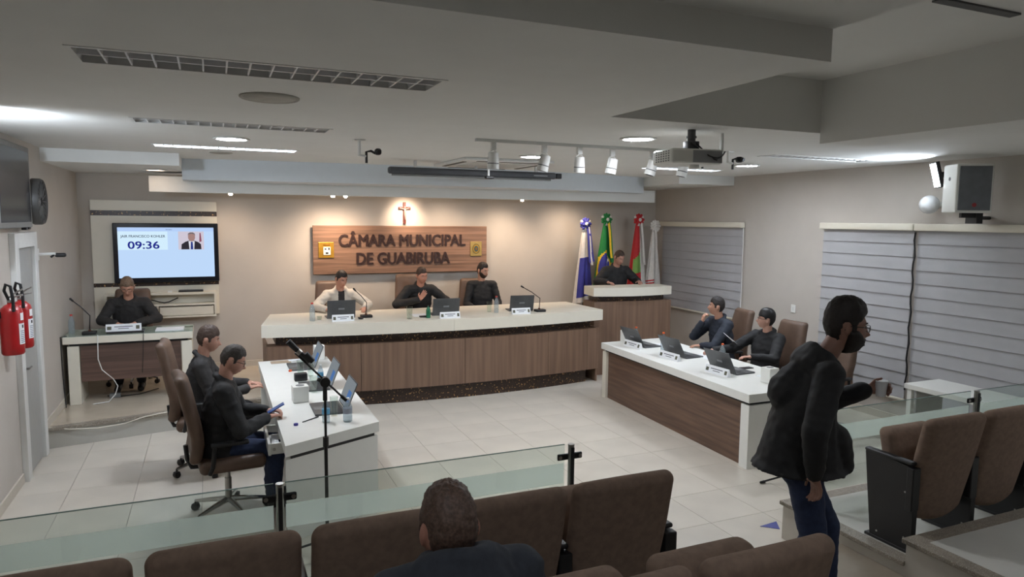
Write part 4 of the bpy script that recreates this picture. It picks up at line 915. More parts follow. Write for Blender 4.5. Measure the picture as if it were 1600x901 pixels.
tumbler((0.90, 5.83, 0.778), 'drinking glass at the near end of the left desk', 0.17, 0.035); tumbler((0.86, 6.80, 0.76), 'drinking glass beside the tissue box', 0.16, 0.04); tumbler((0.83, 7.62, 0.76), 'drinking glass at the far end of the left desk', 0.16, 0.04); tumbler((0.92, 7.50, 0.76), 'second drinking glass behind the black box', 0.14, 0.036)
tag(MB().box(0.58, 0.80, 8.30, 8.44, 0.7605, 0.765).build('folder', mat('tan_folder', (176, 154, 130), 0.7)), 'tan folder at the far end of the left desk', 'folder')
tag(MB().box(0.78, 0.93, 8.36, 8.46, 0.7655, 0.768).build('paper_sheet', M_PAPER), 'white paper beside the tan folder', 'paper')
# right desk
for x, y, rz, lb in ((5.22, 7.80, PI/2+0.05, 'dark laptop at the far end of the right desk'), (5.29, 7.02, PI/2+0.05, 'dark laptop in the middle of the right desk'), (5.25, 6.08, PI/2+0.05, 'dark laptop at the near end of the right desk')):
    laptop((x, y, 0.76), rz, lb, None, 118, 0.40, 0.27)
for y, lb in ((7.72, 'far end'), (6.90, 'middle'), (6.01, 'near end')):
    nameplate((5.10+(y-6)*0.01, y, 0.76), -PI/2+0.04, 'white name plate at the %s of the right desk' % lb, 0.36)
carton(5.24, 8.08, 0.76, 'white carton at the far end of the right desk', s=(0.12, 0.12, 0.17)); carton(5.36, 5.50, 0.76, 'white tissue box at the near end of the right desk', s=(0.13, 0.13, 0.16))
bottle((5.36, 8.02, 0.76), 'orange capped bottle at the far end of the right desk', M_ORANGE, 0.22, 0.034); bottle((5.30, 7.30, 0.76), 'orange capped bottle in the middle of the right desk', M_ORANGE, 0.26, 0.036); bottle((5.62, 6.55, 0.76), 'orange capped bottle behind the nearest laptop on the right desk', M_ORANGE, 0.22, 0.034)
for x, y, lb in ((5.60, 7.78, 'far end'), (5.62, 6.95, 'middle'), (5.55, 5.75, 'near end')):
    tag(MB().box(x-0.10, x+0.12, y-0.30, y+0.05, 0.7605, 0.764).build('paper_sheet', M_PAPER), 'white papers at the %s of the right desk' % lb, 'paper')
tag(MB().bbox(5.55, 5.70, 6.10, 6.18, 0.7605, 0.769, 0.003).build('phone', M_BLACK), 'black phone on the right desk behind the near laptop', 'phone')
# secretary desk
ZD = ZST+0.823
gooseneck((-1.38, 9.50, ZD), 0, 'black gooseneck microphone on the secretary desk', (-0.16, 0.04), 0.40)
bottle((-1.58, 9.62, ZD), 'water bottle with red cap at the left corner of the secretary desk', M_PINK, 0.23, 0.034)
tag(MB().bbox(-1.20, -0.80, 9.44, 9.62, ZD, ZD+0.02, 0.004).build('binder', M_BLACK), 'black binder on the secretary desk', 'binder')
nameplate((-1.02, 9.50, ZD+0.021), 0, 'long name plate on the secretary desk', 0.38)
tag(MB().box(-1.08, -0.86, 9.64, 9.80, ZD+0.0005, ZD+0.006).build('paper_sheet', M_PAPER), 'papers under the hand of the secretary', 'paper')
tag(MB().box(-0.68, -0.36, 9.46, 9.74, ZD+0.0005, ZD+0.008).build('paper_sheet', M_PAPER), 'stack of white paper at the right of the secretary desk', 'paper')
def cord(pts, r, m_, label): return tag(MB().tube(pts, r, 6).build('cable', m_, None, True), label, 'cable')
cord([(-1.28, 9.365, ZD+0.004), (-1.28, 9.35, 1.0), (-1.285, 9.35, 0.75), (-1.25, 9.35, 0.62), (-1.14, 9.36, 0.50), (-1.10, 9.40, 0.40), (-1.13, 9.40, 0.30), (-1.20, 9.38, ZST+0.01), (-1.36, 9.33, ZST+0.008)], 0.006, M_WHITEP, 'white cable hanging down the front of the secretary desk')
cord([(-0.80, 9.42, ZD+0.004), (-0.80, 9.355, ZD-0.01), (-0.81, 9.354, 0.80), (-0.83, 9.38, 0.55)], 0.004, M_BLACK, 'thin black cable over the edge of the secretary desk')
cord([(-1.60, 9.40, ZD+0.004), (-1.655, 9.36, ZD), (-1.65, 9.35, 0.7), (-1.645, 9.36, 0.4), (-1.63, 9.33, ZST+0.03), (-1.62, 9.28, ZST+0.01)], 0.006, M_BLACK, 'black cable running down beside the secretary desk')
cord([(XL+0.02, 8.42, 0.225), (-1.45, 8.41, 0.19), (-1.2, 8.44, 0.165), (-0.95, 8.50, 0.17), (-0.75, 8.55, 0.215), (-0.5, 8.62, 0.228)], 0.006, M_CREAM, 'pale cable sagging along the stage step')
cord([(-1.25, 9.7, ZST+0.01), (-1.1, 9.62, ZST+0.01), (-0.9, 9.66, ZST+0.01), (-0.7, 9.9, ZST+0.01)], 0.006, M_BLACK, 'black cable on the floor under the secretary desk')
tag(MB().bbox(-1.22, -1.10, 9.60, 9.68, ZST+0.001, ZST+0.05, 0.004).build('power_strip', M_GREYP), 'grey power box on the floor under the secretary desk', 'power strip')
# tall microphone stand before the left desk
ms = empty('microphone_stand', (0.80, 5.15, 0), 0, 'black boom microphone stand standing before the left desk', 'microphone stand')
ms.location = (0.71, 5.0, 0)
MB().cyl((0, 0, 0.08), (0, 0, 0.84), 0.013).build('lower_tube', M_BLACKM, ms, True)
MB().cyl((0, 0, 0.84), (0, 0, 1.25), 0.009).build('upper_tube', M_BLACKM, ms, True)
MB().cyl((0, 0, 0.80), (0, 0, 0.87), 0.021).build('height_clutch', M_BLACK, ms, True)
MB().cyl((0, -0.028, 1.275), (0, 0.028, 1.275), 0.036).cyl((0, 0, 1.14), (0, 0, 1.25), 0.016).cyl((-0.05, 0, 1.30), (-0.02, 0, 1.28), 0.014).build('boom_clutch', M_BLACK, ms, True)
MB().tube([(-0.20, 0.0, 1.50), (0.13, 0.0, 1.145)], 0.0075, 8).cyl((0.115, 0, 1.16), (0.15, 0, 1.125), 0.013).build('boom', M_BLACKM, ms, True)
MB().tube([(-0.245, 0, 1.585), (-0.20, 0, 1.535), (-0.13, 0.0, 1.46), (-0.10, 0, 1.435)], [0.022, 0.020, 0.018, 0.02], 10).cyl((-0.13, 0, 1.49), (-0.08, 0, 1.43), 0.021).build('microphone', M_BLACK, ms, True)
MB().cyl((-0.185, -0.001, 1.515), (-0.165, -0.001, 1.495), 0.0225).build('ring', M_STEEL, ms, True)
for k in range(3):
    a = 2*PI*k/3+0.7; MB().tube([(0, 0, 0.10), (0.27*math.cos(a), 0.27*math.sin(a), 0.015)], 0.009, 8).caps((0.26*math.cos(a), 0.26*math.sin(a), 0.016), (0.29*math.cos(a), 0.29*math.sin(a), 0.012), 0.014, 0.012).build('leg', M_BLACKM, ms, True)
m2 = empty('microphone_stand', (4.93, 4.72, 0), 0, 'black tripod stand mostly hidden behind the walking man', 'microphone stand')
MB().cyl((0, 0, 0.08), (0, 0, 0.85), 0.012).build('tube', M_BLACKM, m2, True)
for k in range(3):
    a = 2*PI*k/3+2.75; MB().tube([(0, 0, 0.10), (0.27*math.cos(a), 0.27*math.sin(a), 0.02)], 0.009, 8).caps((0.26*math.cos(a), 0.26*math.sin(a), 0.018), (0.29*math.cos(a), 0.29*math.sin(a), 0.013), 0.015, 0.012).build('leg', M_BLACKM, m2, True)
# ------------------------------------------------------------ people
def remesh(mb, name, vox, mats, parent=None, smooth_it=4, fold=0.0, fscale=9.0, seed=0, paint=None):
    me = bpy.data.meshes.new('tmp'); me.from_pydata(mb.v, [], mb.f); me.update()
    bm = bmesh.new(); bm.from_mesh(me); bmesh.ops.recalc_face_normals(bm, faces=bm.faces); bm.to_mesh(me); bm.free()
    t = bpy.data.objects.new('tmp', me); COL.objects.link(t)
    r = t.modifiers.new('r', 'REMESH'); r.mode = 'VOXEL'; r.voxel_size = vox; r.adaptivity = 0
    if smooth_it: s = t.modifiers.new('s', 'SMOOTH'); s.factor = 0.5; s.iterations = smooth_it
    dg = bpy.context.evaluated_depsgraph_get(); out = bpy.data.meshes.new_from_object(t.evaluated_get(dg))
    bpy.data.objects.remove(t); bpy.data.meshes.remove(me); out.name = name
    if fold:
        nn = [v.normal.copy() for v in out.vertices]; off = Vector((seed*3.1, seed*1.7, seed*0.9))
        for v, n_ in zip(out.vertices, nn):
            p = v.co*fscale+off; a = noise.noise((p.x, p.y, p.z*1.5)); b = noise.noise((p.x*2.3, p.y*2.3, p.z*3.0))
            v.co += n_*fold*((1-abs(a)*2)*0.6+b*0.4)
    out.materials.clear()
    for m_ in mats: out.materials.append(m_)
    if paint:
        for pl in out.polygons: pl.material_index = paint(pl.center)
    out.polygons.foreach_set('use_smooth', [True]*len(out.polygons))
    o = bpy.data.objects.new(name, out); COL.objects.link(o)
    if parent is not None: o.parent = parent
    return o
def headpt(th, az):
    sx, sy, sz = math.cos(th)*math.sin(az), math.cos(th)*math.cos(az), math.sin(th)
    x, y, z = 0.077*sx, (0.092 if sy > 0 else 0.100)*sy, 0.118*sz
    t = max(0.0, -sz)
    x *= 1-0.30*t**1.6
    if sy < 0: y *= 1-0.42*t
    else: y += 0.030*t*(1-t*0.35)*max(0, sy)**0.5
    if sz > 0 and sy < 0: y -= 0.006*math.sin(PI*sz)
    fm = max(0.0, sy)
    if fm > 0:
        y += 0.034*math.exp(-(x/0.0125)**2)*(math.exp(-((z+0.030)/0.013)**2)+0.45*math.exp(-((z+0.005)/0.016)**2))*fm
        y += 0.006*math.exp(-((z-0.030)/0.010)**2-(x/0.045)**2)
        y -= 0.011*math.exp(-((abs(x)-0.031)/0.014)**2-((z-0.008)/0.011)**2)
        y += 0.006*1.5*math.exp(-(x/0.021)**2)*(math.exp(-((z+0.055)/0.006)**2)+math.exp(-((z+0.070)/0.006)**2))
        y -= 0.004*math.exp(-(x/0.020)**2-((z+0.062)/0.003)**2)
        y += 0.008*math.exp(-(x/0.022)**2-((z+0.100)/0.012)**2)
    return Vector((x, y, z))
def headgrid(fn, nu=64, nv=44):
    vs = [fn(-PI/2+1e-3, 0)]; fs = []
    for j in range(1, nv):
        th = -PI/2+PI*j/nv
        for i in range(nu): vs.append(fn(th, 2*PI*i/nu))
    vs.append(fn(PI/2-1e-3, 0)); L = len(vs)-1
    for i in range(nu): fs.append((0, 1+(i+1) % nu, 1+i)); fs.append((L, L-nu+i, L-nu+(i+1) % nu))
    for j in range(nv-2):
        for i in range(nu): a = 1+j*nu; fs.append((a+i, a+(i+1) % nu, a+nu+(i+1) % nu, a+nu+i))
    return vs, fs
def sstep(x, a, b):
    t = min(1, max(0, (x-a)/(b-a))); return t*t*(3-2*t)
def hair_line(az, front, side, back):
    a = abs((az+PI) % (2*PI)-PI)      # 0 at the face, pi at the nape
    if a < 0.70: return front+0.004*(a/0.70)
    if a < 1.10: return front+0.004+(0.034-front-0.004)*sstep(a, 0.70, 1.10)
    if a < 1.40: return 0.034+(side-0.034)*sstep(a, 1.15, 1.36)
    if a < 1.62: return side+(0.026-side)*sstep(a, 1.48, 1.62)
    return 0.026+(back-0.026)*sstep(a, 1.85, 2.25)
def hair_fn(th, az, front=0.058, side=-0.015, back=-0.075, thick=0.016, top=0.010, rough=0.004, seed=0):
    p = headpt(th, az); hl = hair_line(az, front, side, back)
    m = sstep(p.z, hl-0.006, hl+0.008); n_ = p.normalized()
    k = thick*m*(0.35+0.65*sstep(p.z, 0.02, 0.085))+top*sstep(p.z, 0.06, 0.11)*m
    k += rough*m*(noise.noise((p.x*90+seed, p.y*90, p.z*90))+0.7*noise.noise((p.x*200+seed, p.y*200, p.z*60)))
    return p+n_*(k-0.006*(1-m))
def beard_fn(th, az, thick=0.012, seed=0):
    p = headpt(th, az); a = abs((az+PI) % (2*PI)-PI); n_ = p.normalized()
    m = (1-sstep(p.z, -0.058+0.035*sstep(a, 0.5, 1.2), -0.044+0.042*sstep(a, 0.5, 1.2)))*(1-sstep(a, 1.45, 1.75))
    m *= 1-math.exp(-(p.x/0.020)**2-((p.z+0.062)/0.007)**2)*0.9*(1 if a < 0.8 else 0)
    k = (thick*m if m > 0.02 else 0)+0.003*m*noise.noise((p.x*120+seed, p.y*120, p.z*120))
    return p+n_*(k-0.006*(1-m))
def hand(mb, wrist, d, up, side, curl=0.35, spread=0.12, thumb=0.6):
    d = Vector(d).normalized(); up = Vector(up); up = (up-d*up.dot(d)).normalized(); r = d.cross(up)*side   # r points to the thumb side
    w_ = Vector(wrist); kn = w_+d*0.085
    mb.caps(w_, w_+d*0.03, 0.024, 0.024); 
    for q in (-1.5, -0.5, 0.5, 1.5): mb.caps(w_+d*0.018+r*q*0.012, kn+r*q*0.0195, 0.013, 0.0105, 8)
    for q, L in ((1.5, 0.070), (0.5, 0.080), (-0.5, 0.075), (-1.5, 0.058)):
        a = kn+r*q*0.0195; dr_ = (d+r*q*spread*0.4).normalized(); p = a; c_ = curl*0.6
        for sg_, rr in ((0.45, 0.0088), (0.32, 0.0080), (0.25, 0.0072)):
            v = (dr_*math.cos(c_)-up*math.sin(c_)).normalized(); e = p+v*L*sg_
            mb.caps(p, e, rr+0.0004, rr-0.0004, 8); p = e; c_ += curl
    t0 = w_+d*0.028+r*0.026; t1 = t0+(d*0.55+r*0.75-up*0.25*thumb).normalized()*0.036; t2 = t1+(d*0.85+r*0.25-up*0.35*thumb).normalized()*0.032
    mb.caps(t0, t1, 0.0125, 0.0100, 8).caps(t1, t2, 0.0098, 0.0080, 8)
SKIN = {}
def skin(c_): 
    k = 'skin_%d_%d_%d' % c_; return mat(k, c_, 0.55, var=0.05, scale=30)
def person(label, loc, rz, P, L):
    """P: pose in metres, x right / y forward / z up from the feet point. L: look."""
    g = P.get
    hip, chest, neck, head = [Vector(g(k)) for k in ('hip', 'chest', 'neck', 'head')]
    tw = math.radians(g('twist', 0)); ax = Vector((math.cos(tw), math.sin(tw), 0))
    roll = g('shoulder_roll', 0.0); sw = g('sw', 0.185)
    up_ = (neck-chest).normalized(); fw = up_.cross(ax)*-1
    fw = ax.cross(up_)*-1 if False else up_.cross(ax)
    shC = neck-up_*0.075
    sh = {s: shC+ax*s*sw+Vector((0, 0, s*roll)) for s in (-1, 1)}
    el = {-1: Vector(g('eL')), 1: Vector(g('eR'))}; wr = {-1: Vector(g('wL')), 1: Vector(g('wR'))}
    HM = Matrix.Translation(head) @ Euler([math.radians(a) for a in (g('hp', 0), g('hr', 0), g('hy', 0))], 'XYZ').to_matrix().to_4x4() @ Matrix.Scale(g('hs', 1.0), 4)
    vox = L.get('vox', 0.0062)
    b = MB()
    vs, fs = headgrid(headpt); b.add(vs, fs, 0, HM)
    for s in (-1, 1): b.ell((0, 0, 0), (0.009, 0.019, 0.031), 10, 8, 0, None) if False else b.add(*ear(), 0, HM @ Matrix.Translation((s*0.077, -0.012, -0.004)) @ Matrix.Rotation(s*0.35, 4, 'Z'))
    skull = HM @ Vector((0, -0.022, -0.055)); b.caps(neck-up_*0.05, skull, 0.060, 0.054, 16)
    b.caps(hip, chest, 0.105, 0.11).caps(chest, shC, 0.11, 0.075)
    hips = {s: hip+ax*s*0.085+Vector((0, 0, -0.02)) for s in (-1, 1)}
    kn = {-1: Vector(g('kL')), 1: Vector(g('kR'))}; an = {-1: Vector(g('aL')), 1: Vector(g('aR'))}
    ft = {s: Vector(g('fL' if s < 0 else 'fR', an[s]+Vector((0, 0.15, -0.045)))) for s in (-1, 1)}
    for s in (-1, 1):
        b.caps(shC, sh[s], 0.055, 0.05).caps(sh[s], el[s], 0.046, 0.038).caps(el[s], wr[s], 0.037, 0.026)
        b.caps(hips[s], kn[s], 0.072, 0.048).caps(kn[s], an[s], 0.046, 0.034).caps(an[s]+Vector((0, 0, -0.02)), ft[s], 0.03, 0.025)
        hd_ = g('hdL' if s < 0 else 'hdR', None); hd_ = Vector(hd_) if hd_ else (wr[s]-el[s])
        hand(b, wr[s], hd_, g('huL' if s < 0 else 'huR', (0, 0, 1)), -s if g('flip', False) else -s, g('curlL' if s < 0 else 'curlR', 0.35))
    sk = skin(L['skin']); lip = mat('lips_%d_%d_%d' % L['skin'], tuple(int(v*q) for v, q in zip(L['skin'], (0.90, 0.76, 0.76))), 0.5); HI = HM.inverted()
    def lips(c_):
        q = HI @ c_
        return 1 if abs(q.x) < 0.021 and q.y > 0.06 and abs(q.z+0.0625) < 0.0085*(1-(q.x/0.023)**2)+0.001 else 0
    o = remesh(b, 'person', vox, [sk, lip], None, 1, paint=lips)
    o.location = loc; o.rotation_euler = (0, 0, rz); tag(o, label, 'person')
    # jacket / shirt
    j = MB(); tk = L.get('bulk', 1.0); n = 18
    pts = [hip+Vector((0, 0, -0.09+L.get('hem', 0))), hip, hip.lerp(chest, 0.5), chest, shC.lerp(chest, 0.25), neck-up_*0.045, neck-up_*0.012]
    wd = [0.185, 0.180, 0.172, 0.188, 0.165, 0.100, 0.072]; dp = [0.140, 0.135, 0.128, 0.130, 0.105, 0.082, 0.064]
    if L.get('skirt'): wd[0], dp[0], dp[1], dp[2] = L['skirt']
    if L.get('belly'): dp[1] += L['belly']; dp[2] += L['belly']*0.8
    vs = []; fs = []
    for i, (p, a, q) in enumerate(zip(pts, wd, dp)):
        t_ = pts[min(i+1, len(pts)-1)]-pts[max(i-1, 0)]; t_.normalize(); f_ = t_.cross(ax).normalized()
        for k in range(n): an_ = 2*PI*k/n; vs.append(p+ax*a*tk*math.cos(an_)+f_*q*tk*math.sin(an_))
    for i in range(len(pts)-1):
        for k in range(n): fs.append((i*n+k, i*n+(k+1) % n, (i+1)*n+(k+1) % n, (i+1)*n+k))
    fs += [tuple(range(n)), tuple((len(pts)-1)*n+k for k in range(n))]; j.add(vs, fs)
    for s in (-1, 1):
        j.caps(shC, sh[s], 0.078*tk, 0.070*tk).caps(sh[s], el[s], 0.068*tk, 0.057*tk).caps(el[s], el[s].lerp(wr[s], 0.93), 0.056*tk, 0.041*tk)
    bk = up_.cross(ax); bk = -bk if bk.y > 0 else bk          # towards the back of the body
    if L.get('collar', 0.0):
        ring = []
        for k in range(15):
            a_ = -2.55+5.1*k/14; ring.append(neck+ax*0.084*math.sin(a_)+bk*(0.078*math.cos(a_)-0.004)+up_*(0.008+0.022*math.cos(a_)-0.012*(1-math.cos(a_))))
        j.tube(ring, [L['collar']*(0.75 if k in (0, 14) else 1) for k in range(15)], 8)
    if L.get('hood'):
        back = bk
        for k in range(-4, 5): a_ = k*0.33; j.caps(neck-up_*0.05+ax*0.125*math.sin(a_)+back*0.10*math.cos(a_), neck-up_*0.005+ax*0.105*math.sin(a_)+back*0.085*math.cos(a_), L['hood'], L['hood']*0.8)
    for ex in L.get('extra', []): j.caps(*ex)
    jk = remesh(j, L.get('top_name', 'jacket'), 0.010, L['top'] if isinstance(L['top'], list) else [L['top']], o, 3, L.get('fold', 0.009), 9, len(label), L.get('paint'))
    # trousers and shoes
    t = MB(); t.caps(hip+ax*-0.06, hip+ax*0.06, 0.135, 0.135)
    for s in (-1, 1): t.caps(hips[s], kn[s], 0.098, 0.072).caps(kn[s], kn[s].lerp(an[s], 0.92), 0.072, 0.056)
    remesh(t, 'trousers', 0.012, [L.get('legs', M_TROUS)], o, 3, 0.008, 8, 3)
    for s in (-1, 1):
        f_ = MB(); f_.caps(an[s]+Vector((0, 0, -0.03)), ft[s], 0.044, 0.040).caps(an[s]+Vector((0, 0, -0.005)), an[s]+Vector((0, 0, -0.03)), 0.042, 0.046)
        f_.build('shoe', M_SHOE, o, True, angle=80)
    # hair, eyes, brows, beard, glasses
    hk = dict(L.get('hair', {})); hm = hk.pop('mat', M_HAIRD)
    if hk.pop('none', False) is False:
        vs, fs = headgrid(lambda a, c_: hair_fn(a, c_, **hk), 72, 54)
        hb = MB().add(vs, fs, 0, HM)
        for s in (-1, 1): hb.tube([HM @ Vector((s*0.016, 0.090, 0.026)), HM @ Vector((s*0.033, 0.088, 0.031)), HM @ Vector((s*0.048, 0.077, 0.026))], [0.003, 0.0042, 0.002], 6)
        hb.build('hair', hm, o, True, angle=80)
    if L.get('beard'):
        vs, fs = headgrid(lambda a, c_: beard_fn(a, c_, L['beard']), 64, 48); MB().add(vs, fs, 0, HM)\
            .build('beard', L.get('beard_mat', hm), o, True, angle=80)
    for s in (-1, 1):
        MB().ell((0, 0, 0), 0.0115, 12, 8, 0, None).ell((0, 0.0060, -0.001), 0.0068, 10, 6, 1).build('eye', [mat('eye_white', (214, 206, 198), 0.3), mat('iris', (44, 32, 26), 0.3)], o, True).matrix_local = HM @ Matrix.Translation((s*0.031, 0.0665, 0.008))
    if L.get('glasses'):
        gm = MB()
        for s in (-1, 1):
            rim = [HM @ Vector((s*0.033+0.025*math.copysign(abs(math.cos(a_))**0.6, math.cos(a_)), 0.0985-0.004*abs(math.cos(a_)), 0.004+0.017*math.copysign(abs(math.sin(a_))**0.6, math.sin(a_)))) for a_ in [2*PI*k/16 for k in range(17)]]
            gm.tube(rim, 0.0022, 6)
            gm.tube([HM @ Vector((s*0.058, 0.095, 0.012)), HM @ Vector((s*0.080, 0.06, 0.012)), HM @ Vector((s*0.083, -0.01, 0.010)), HM @ Vector((s*0.080, -0.03, -0.012))], 0.0022, 6)
        gm.tube([HM @ Vector((-0.009, 0.102, 0.006)), HM @ Vector((0, 0.107, 0.008)), HM @ Vector((0.009, 0.102, 0.006))], 0.0022, 6)
        gm.build('glasses', L['glasses'], o, True)
    return o
def ear():
    m = MB().ell((0, 0, 0), (0.010, 0.019, 0.031), 12, 8); return m.v, m.f
M_HAIRD = mat('dark_hair', (36, 28, 25), 0.6, var=0.2, scale=90); M_HAIRB = mat('brown_hair', (74, 56, 46), 0.6, var=0.2, scale=90); M_HAIRG = mat('grey_hair', (132, 108, 88), 0.6, var=0.15, scale=90); M_HAIRS = mat('salt_hair', (72, 64, 58), 0.6, var=0.3, scale=120)
M_TROUS = mat('dark_trousers', (34, 34, 38), 0.9, var=0.08); M_JEANS = mat('blue_jeans', (46, 58, 88), 0.9, var=0.1, scale=40); M_SHOE = mat('black_shoe', (24, 22, 22), 0.4)
M_JBLK = mat('black_jacket', (30, 30, 32), 0.75, var=0.1, scale=20, bump=0.05, bscale=80); M_JCHAR = mat('charcoal_jacket', (48, 46, 46), 0.85, var=0.1, scale=40); M_JNAVY = mat('navy_jacket', (38, 44, 56), 0.8, var=0.1, scale=20)
M_JLIGHT = mat('light_jacket', (206, 200, 190), 0.8, var=0.05, scale=14); M_HOODIE = mat('slate_hoodie', (50, 54, 62), 0.9, var=0.1, scale=40, bump=0.08, bscale=200)
M_GLS = mat('dark_frames', (30, 26, 26), 0.3)
M_SHIRT = mat('dark_shirt', (44, 40, 42), 0.8)
def seated(seat=0.47, lean=0.0, hy=0.0, hp=0.0, hr=0.0, eL=None, eR=None, wL=None, wR=None, H=0.0, **kw):
    hip = Vector((0, -0.06, seat+0.11)); ch = hip+Vector((0, math.sin(lean)*0.30, math.cos(lean)*0.30+H)); nk = ch+Vector((0, math.sin(lean*1.3)*0.235, math.cos(lean*1.3)*0.235+H))
    hd_ = nk+Vector((0, 0.045+math.sin(lean)*0.05-0.03*math.sin(math.radians(hp)), 0.155))
    d = dict(hip=hip, chest=ch, neck=nk, head=hd_, hy=hy, hp=hp, hr=hr, kL=(-0.12, 0.38, seat+0.06), kR=(0.12, 0.38, seat+0.06), aL=(-0.13, 0.34, 0.10), aR=(0.13, 0.34, 0.10))
    d['eL'] = eL or (-0.27, 0.02, nk.z-0.34); d['eR'] = eR or (0.27, 0.02, nk.z-0.34)
    d['wL'] = wL or (-0.16, 0.24, nk.z-0.38); d['wR'] = wR or (0.16, 0.24, nk.z-0.38)
    d.update(kw); return d
# secretary, writing, head bowed
person('person in a charcoal jacket and glasses writing at the secretary desk', (-1.02, 10.28, ZST), PI,
       seated(0.50, 0.32, hp=-28, H=0.03, eL=(-0.33, 0.17, 0.90), eR=(0.31, 0.18, 0.90), wL=(-0.10, 0.36, 0.875), wR=(0.13, 0.36, 0.875), hdL=(0.7, 0.5, -0.1), hdR=(-0.8, 0.4, -0.1), curlL=0.8, curlR=0.5),
       dict(skin=(196, 144, 122), top=M_JCHAR, hair=dict(mat=M_HAIRG, front=0.052, thick=0.014, top=0.012), glasses=M_GLS, collar=0.02, bulk=1.08))
# bench, left: light jacket over a dark shirt
person('person in a light jacket over a dark shirt at the left of the bench', (1.70, 10.32, ZST), PI,
       seated(0.50, 0.26, hp=-20, hy=24, H=0.035, eL=(-0.38, 0.22, 0.97), eR=(0.38, 0.22, 0.97), wL=(-0.28, 0.46, 0.955), wR=(0.26, 0.47, 0.955), hdL=(0.3, 0.9, -0.1), hdR=(-0.4, 0.8, -0.1)),
       dict(skin=(192, 140, 118), top=[M_JLIGHT, M_SHIRT], paint=lambda c_: 1 if abs(c_.x) < 0.045 and c_.y > 0.14 and c_.z > 0.85 else 0, hair=dict(mat=M_HAIRD, front=0.062, thick=0.012), collar=0.022, bulk=1.08, top_name='light_jacket'))
# bench, middle: the speaker, leaning on the bench
person('person in a black jacket speaking at the middle of the bench', (2.90, 10.36, ZST), PI,
       seated(0.52, 0.36, hp=-14, hy=14, hr=6, H=0.05, eL=(-0.42, 0.20, 0.96), eR=(0.40, 0.24, 0.95), wL=(-0.30, 0.46, 0.95), wR=(0.10, 0.46, 1.04), hdR=(-0.45, 0.4, 0.75), huR=(0, 1, 0.2), hdL=(0.5, 0.8, 0), curlR=0.25),
       dict(skin=(196, 140, 118), top=M_JBLK, hair=dict(mat=M_HAIRB, front=0.060, thick=0.010, top=0.010, side=0.0), collar=0.02, bulk=1.1))
# bench, right: bearded, sitting back
person('person with a short beard in a black sweater at the right of the bench', (3.98, 10.38, ZST), PI-0.12,
       seated(0.52, 0.02, hp=-12, hy=34, H=0.045, eL=(-0.26, 0.04, 0.88), eR=(0.27, 0.04, 0.88), wL=(-0.12, 0.28, 0.80), wR=(0.12, 0.28, 0.80)),
       dict(skin=(190, 142, 120), top=M_JBLK, hair=dict(mat=M_HAIRD, front=0.064, thick=0.011, top=0.016, side=-0.02), beard=0.006, beard_mat=mat('brown_beard', (66, 50, 42), 0.7, var=0.2, scale=120), bulk=0.98, top_name='sweater'))
# lectern, standing
person('person in a black zip jacket standing at the lectern, looking down', (6.24, 10.08, ZST), PI-0.05,
       dict(hip=(0, 0, 0.98), chest=(0, 0.05, 1.24), neck=(0, 0.11, 1.46), head=(0, 0.19, 1.615), hp=-26, hy=12, kL=(-0.11, 0.02, 0.52), kR=(0.11, 0.02, 0.52), aL=(-0.12, 0, 0.10), aR=(0.12, 0, 0.10), eL=(-0.36, 0.16, 1.22), eR=(0.38, 0.16, 1.22), wL=(-0.30, 0.34, 1.225), wR=(0.30, 0.34, 1.225), hdL=(0.3, 0.9, -0.05), hdR=(-0.3, 0.9, -0.05)),
       dict(skin=(178, 132, 114), top=M_JBLK, hair=dict(mat=M_HAIRB, front=0.066, thick=0.008, top=0.006), collar=0.024, bulk=1.22, belly=0.03))
# right desk, far: hand on chin
person('person in a dark navy jacket resting chin on hand at the right desk', (6.32, 7.44, 0), PI/2-0.1,
       seated(0.48, 0.12, hp=4, hy=-34, H=0.01, eL=(-0.26, 0.26, 0.80), eR=(0.22, 0.26, 0.86), wL=(-0.10, 0.34, 0.79), wR=(0.05, 0.245, 1.085), hdR=(-0.15, -0.15, 0.9), huR=(0.2, 1, 0.2), hdL=(0.3, 1, 0), curlR=0.9, curlL=0.3),
       dict(skin=(190, 142, 118), top=M_JNAVY, hair=dict(mat=M_HAIRD, front=0.052, thick=0.015, top=0.012), collar=0.022, bulk=1.08))
# right desk, near: cap and glasses, wrist watch, leaning back
p_ = person('person in glasses with short dark hair leaning back at the right desk', (6.34, 6.66, 0), PI/2+0.12,
       seated(0.46, -0.06, hp=4, hy=-46, H=-0.02, eL=(-0.30, 0.14, 0.78), eR=(0.30, 0.20, 0.82), wL=(-0.14, 0.34, 0.80), wR=(0.34, 0.50, 0.815), hdR=(0.05, 1, -0.05), hdL=(0.5, 0.8, 0)),
       dict(skin=(196, 150, 130), top=M_JBLK, hair=dict(mat=mat('black_hair', (26, 24, 26), 0.5, var=0.2, scale=60), front=0.036, side=0.012, back=-0.075, thick=0.024, top=0.014, rough=0.002), glasses=M_GLS, collar=0.026, bulk=1.08))
MB().lathe([(0.034, -0.009), (0.037, 0), (0.034, 0.009)], 16).build('wrist_watch', M_WHITE, p_, True).matrix_local = Matrix.Translation((0.338, 0.47, 0.816)) @ Matrix.Rotation(PI/2, 4, 'X')
tag(MB().box(-0.15, 0.15, -0.10, 0.10, 0, 0.004).build('paper_sheet', M_PAPER), 'white sheet held between the two people at the right desk', 'paper').matrix_world = Matrix.Translation((6.16, 6.98, 0.90)) @ Euler((0.5, 0.5, 0.4)).to_matrix().to_4x4()
